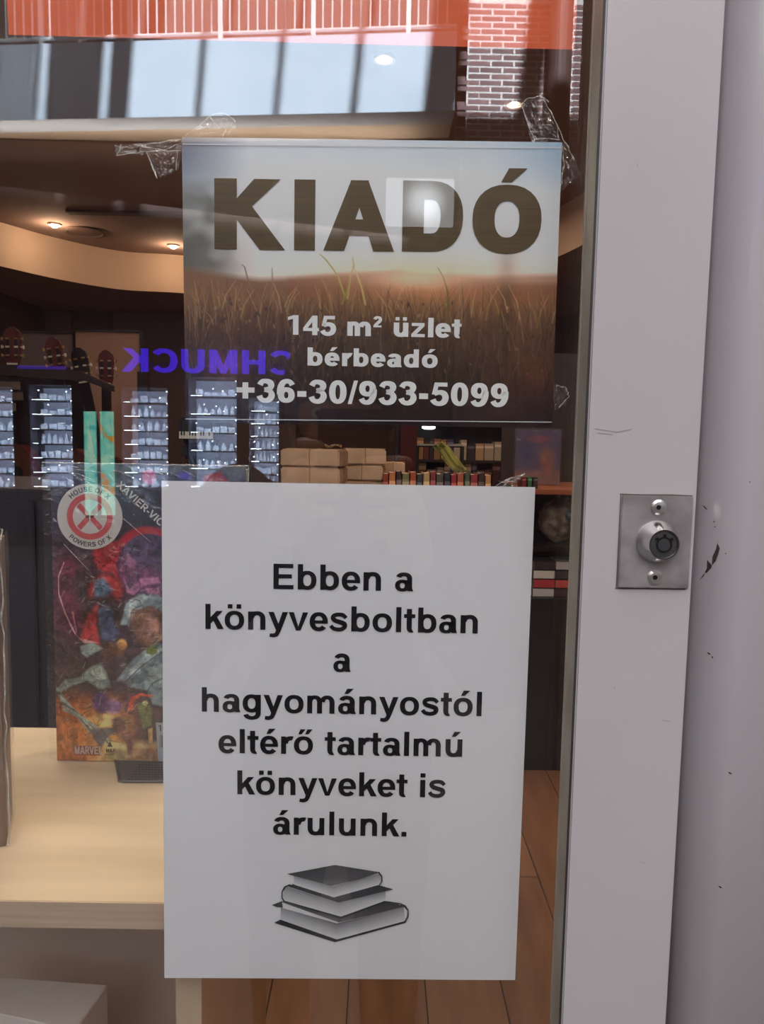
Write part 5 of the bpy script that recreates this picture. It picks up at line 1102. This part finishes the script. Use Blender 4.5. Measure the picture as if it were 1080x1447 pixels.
bm = bmesh.new(); limb(bm, [hc+Vector((-.05, -.02, -.10)), hc+Vector((-.03, .045, -.105)), hc+Vector((.03, .045, -.105)), hc+Vector((.05, -.02, -.10))], [.034, .032, .032, .034]); fuse('scarf', bm, JACK, pr, .006, inv)
SHL, SHR = Vector((-.245, -.90, 1.235)), Vector((.115, -.90, 1.235))
wL, wR = Vector((-.115, -.515, 1.235)), Vector((.045, -.52, 1.20))
bm = bmesh.new()
limb(bm, [(-.065, -.88, 1.30), (-.065, -.90, 1.22), (-.065, -.91, 1.05), (-.065, -.91, .90), (-.065, -.92, .78)], [.07, .12, .15, .145, .16])
for s in (-1, 1): blob(bm, (-.065+s*.10, -.905, 1.17), (.11, .11, .10)); blob(bm, (-.065+s*.08, -.915, .85), (.10, .12, .12))
limb(bm, [SHL, (-.30, -.84, 1.09), (-.31, -.72, .99), (-.22, -.60, 1.10), (-.14, -.535, 1.20)], [.068, .056, .050, .043, .036])
limb(bm, [SHR, (.18, -.84, 1.08), (.19, -.73, .98), (.12, -.62, 1.07), (.06, -.545, 1.165)], [.068, .056, .050, .043, .036])
limb(bm, [(-.13, -.885, 1.285), (-.065, -.83, 1.275), (0, -.885, 1.285)], [.025, .022, .025])
fuse('jacket', bm, JACK, pr, .009, inv, 4)
bm = bmesh.new()
for s in (-1, 1): limb(bm, [(-.065+s*.075, -.92, .80), (-.065+s*.09, -.91, .62), (-.065+s*.10, -.90, .42), (-.065+s*.10, -.92, .22), (-.065+s*.10, -.93, .08)], [.098, .082, .062, .052, .05])
fuse('trousers', bm, JEAN, pr, .009, inv)
for s in (-1, 1):
    bm = bmesh.new(); limb(bm, [(-.065+s*.10, -.95, .045), (-.065+s*.105, -.88, .045), (-.065+s*.115, -.80, .034)], [.044, .044, .034]); bx(bm, -.065+s*.11-.042, -.065+s*.11+.042, -.99, -.77, 0.001, .028, .008); fuse('shoe', bm, BLACK, pr, .006, inv)
PX0, PX1, PZ0, PZ1, PY = -.070, .0105, 1.219, 1.381, -.4345
def hand(w_, side):
    bm = bmesh.new(); ex = PX0 if side < 0 else PX1
    palm = Vector((ex+side*.020, PY-.035, (1.285, 1.262)[side > 0])); limb(bm, [w_, w_.lerp(palm, .5), palm], [.026, .027, .027])
    blob(bm, palm, (.022, .030, .040), Matrix.Rotation(.3*side, 4, 'X'))
    for k, L_ in enumerate((.9, 1, .95, .8)):
        z = palm.z+.034-.020*k+(.02 if k == 0 else 0)
        b_ = Vector((ex+side*.016, PY-.030, z)); limb(bm, [b_, Vector((ex+side*.020, PY-.006, z+.004)), Vector((ex+side*.010, PY+.0095, z+.006)), Vector((ex-side*.026*L_ if k < 3 else ex-side*.014, PY+.0085, z+.006))] if z < 1.335 else [b_, Vector((ex+side*.019, PY-.004, z)), Vector((ex+side*.011, PY+.0080, z)), Vector((ex-side*.002, PY+.0078, z))], [.0098, .0092, .0082, .0072], 8)
    limb(bm, [palm+Vector((-side*.002, -.012, -.012)), Vector((ex+side*.006, PY-.034, palm.z+.012)), Vector((ex-side*.018, PY-.019, palm.z+.030))], [.013, .0105, .0085], 8)
    fuse('hand', bm, SKIN, pr, .0028, inv, 2)
hand(wL, -1); hand(wR, 1)
t = thing('phone', 'black phone held upright by the mirrored person', 'phone', ((PX0+PX1)/2, PY-.004, PZ0)); inv = Matrix.Translation(-t.location)
part('body', box(PX0, PX1, PY-.009, PY, PZ0, PZ1, .003), mat('phone_shell', lin((20, 22, 30)), .25), t, inv)
part('screen', box(PX0+.003, PX1-.003, PY-.0096, PY-.009, PZ0+.004, PZ1-.004), emis('phone_screen', (.5, .48, .48), .6), t, inv)
part('camera_bump', box(PX0+.055, PX0+.079, PY, PY+.0012, PZ1-.052, PZ1-.008, .0005), BLACK, t, inv)
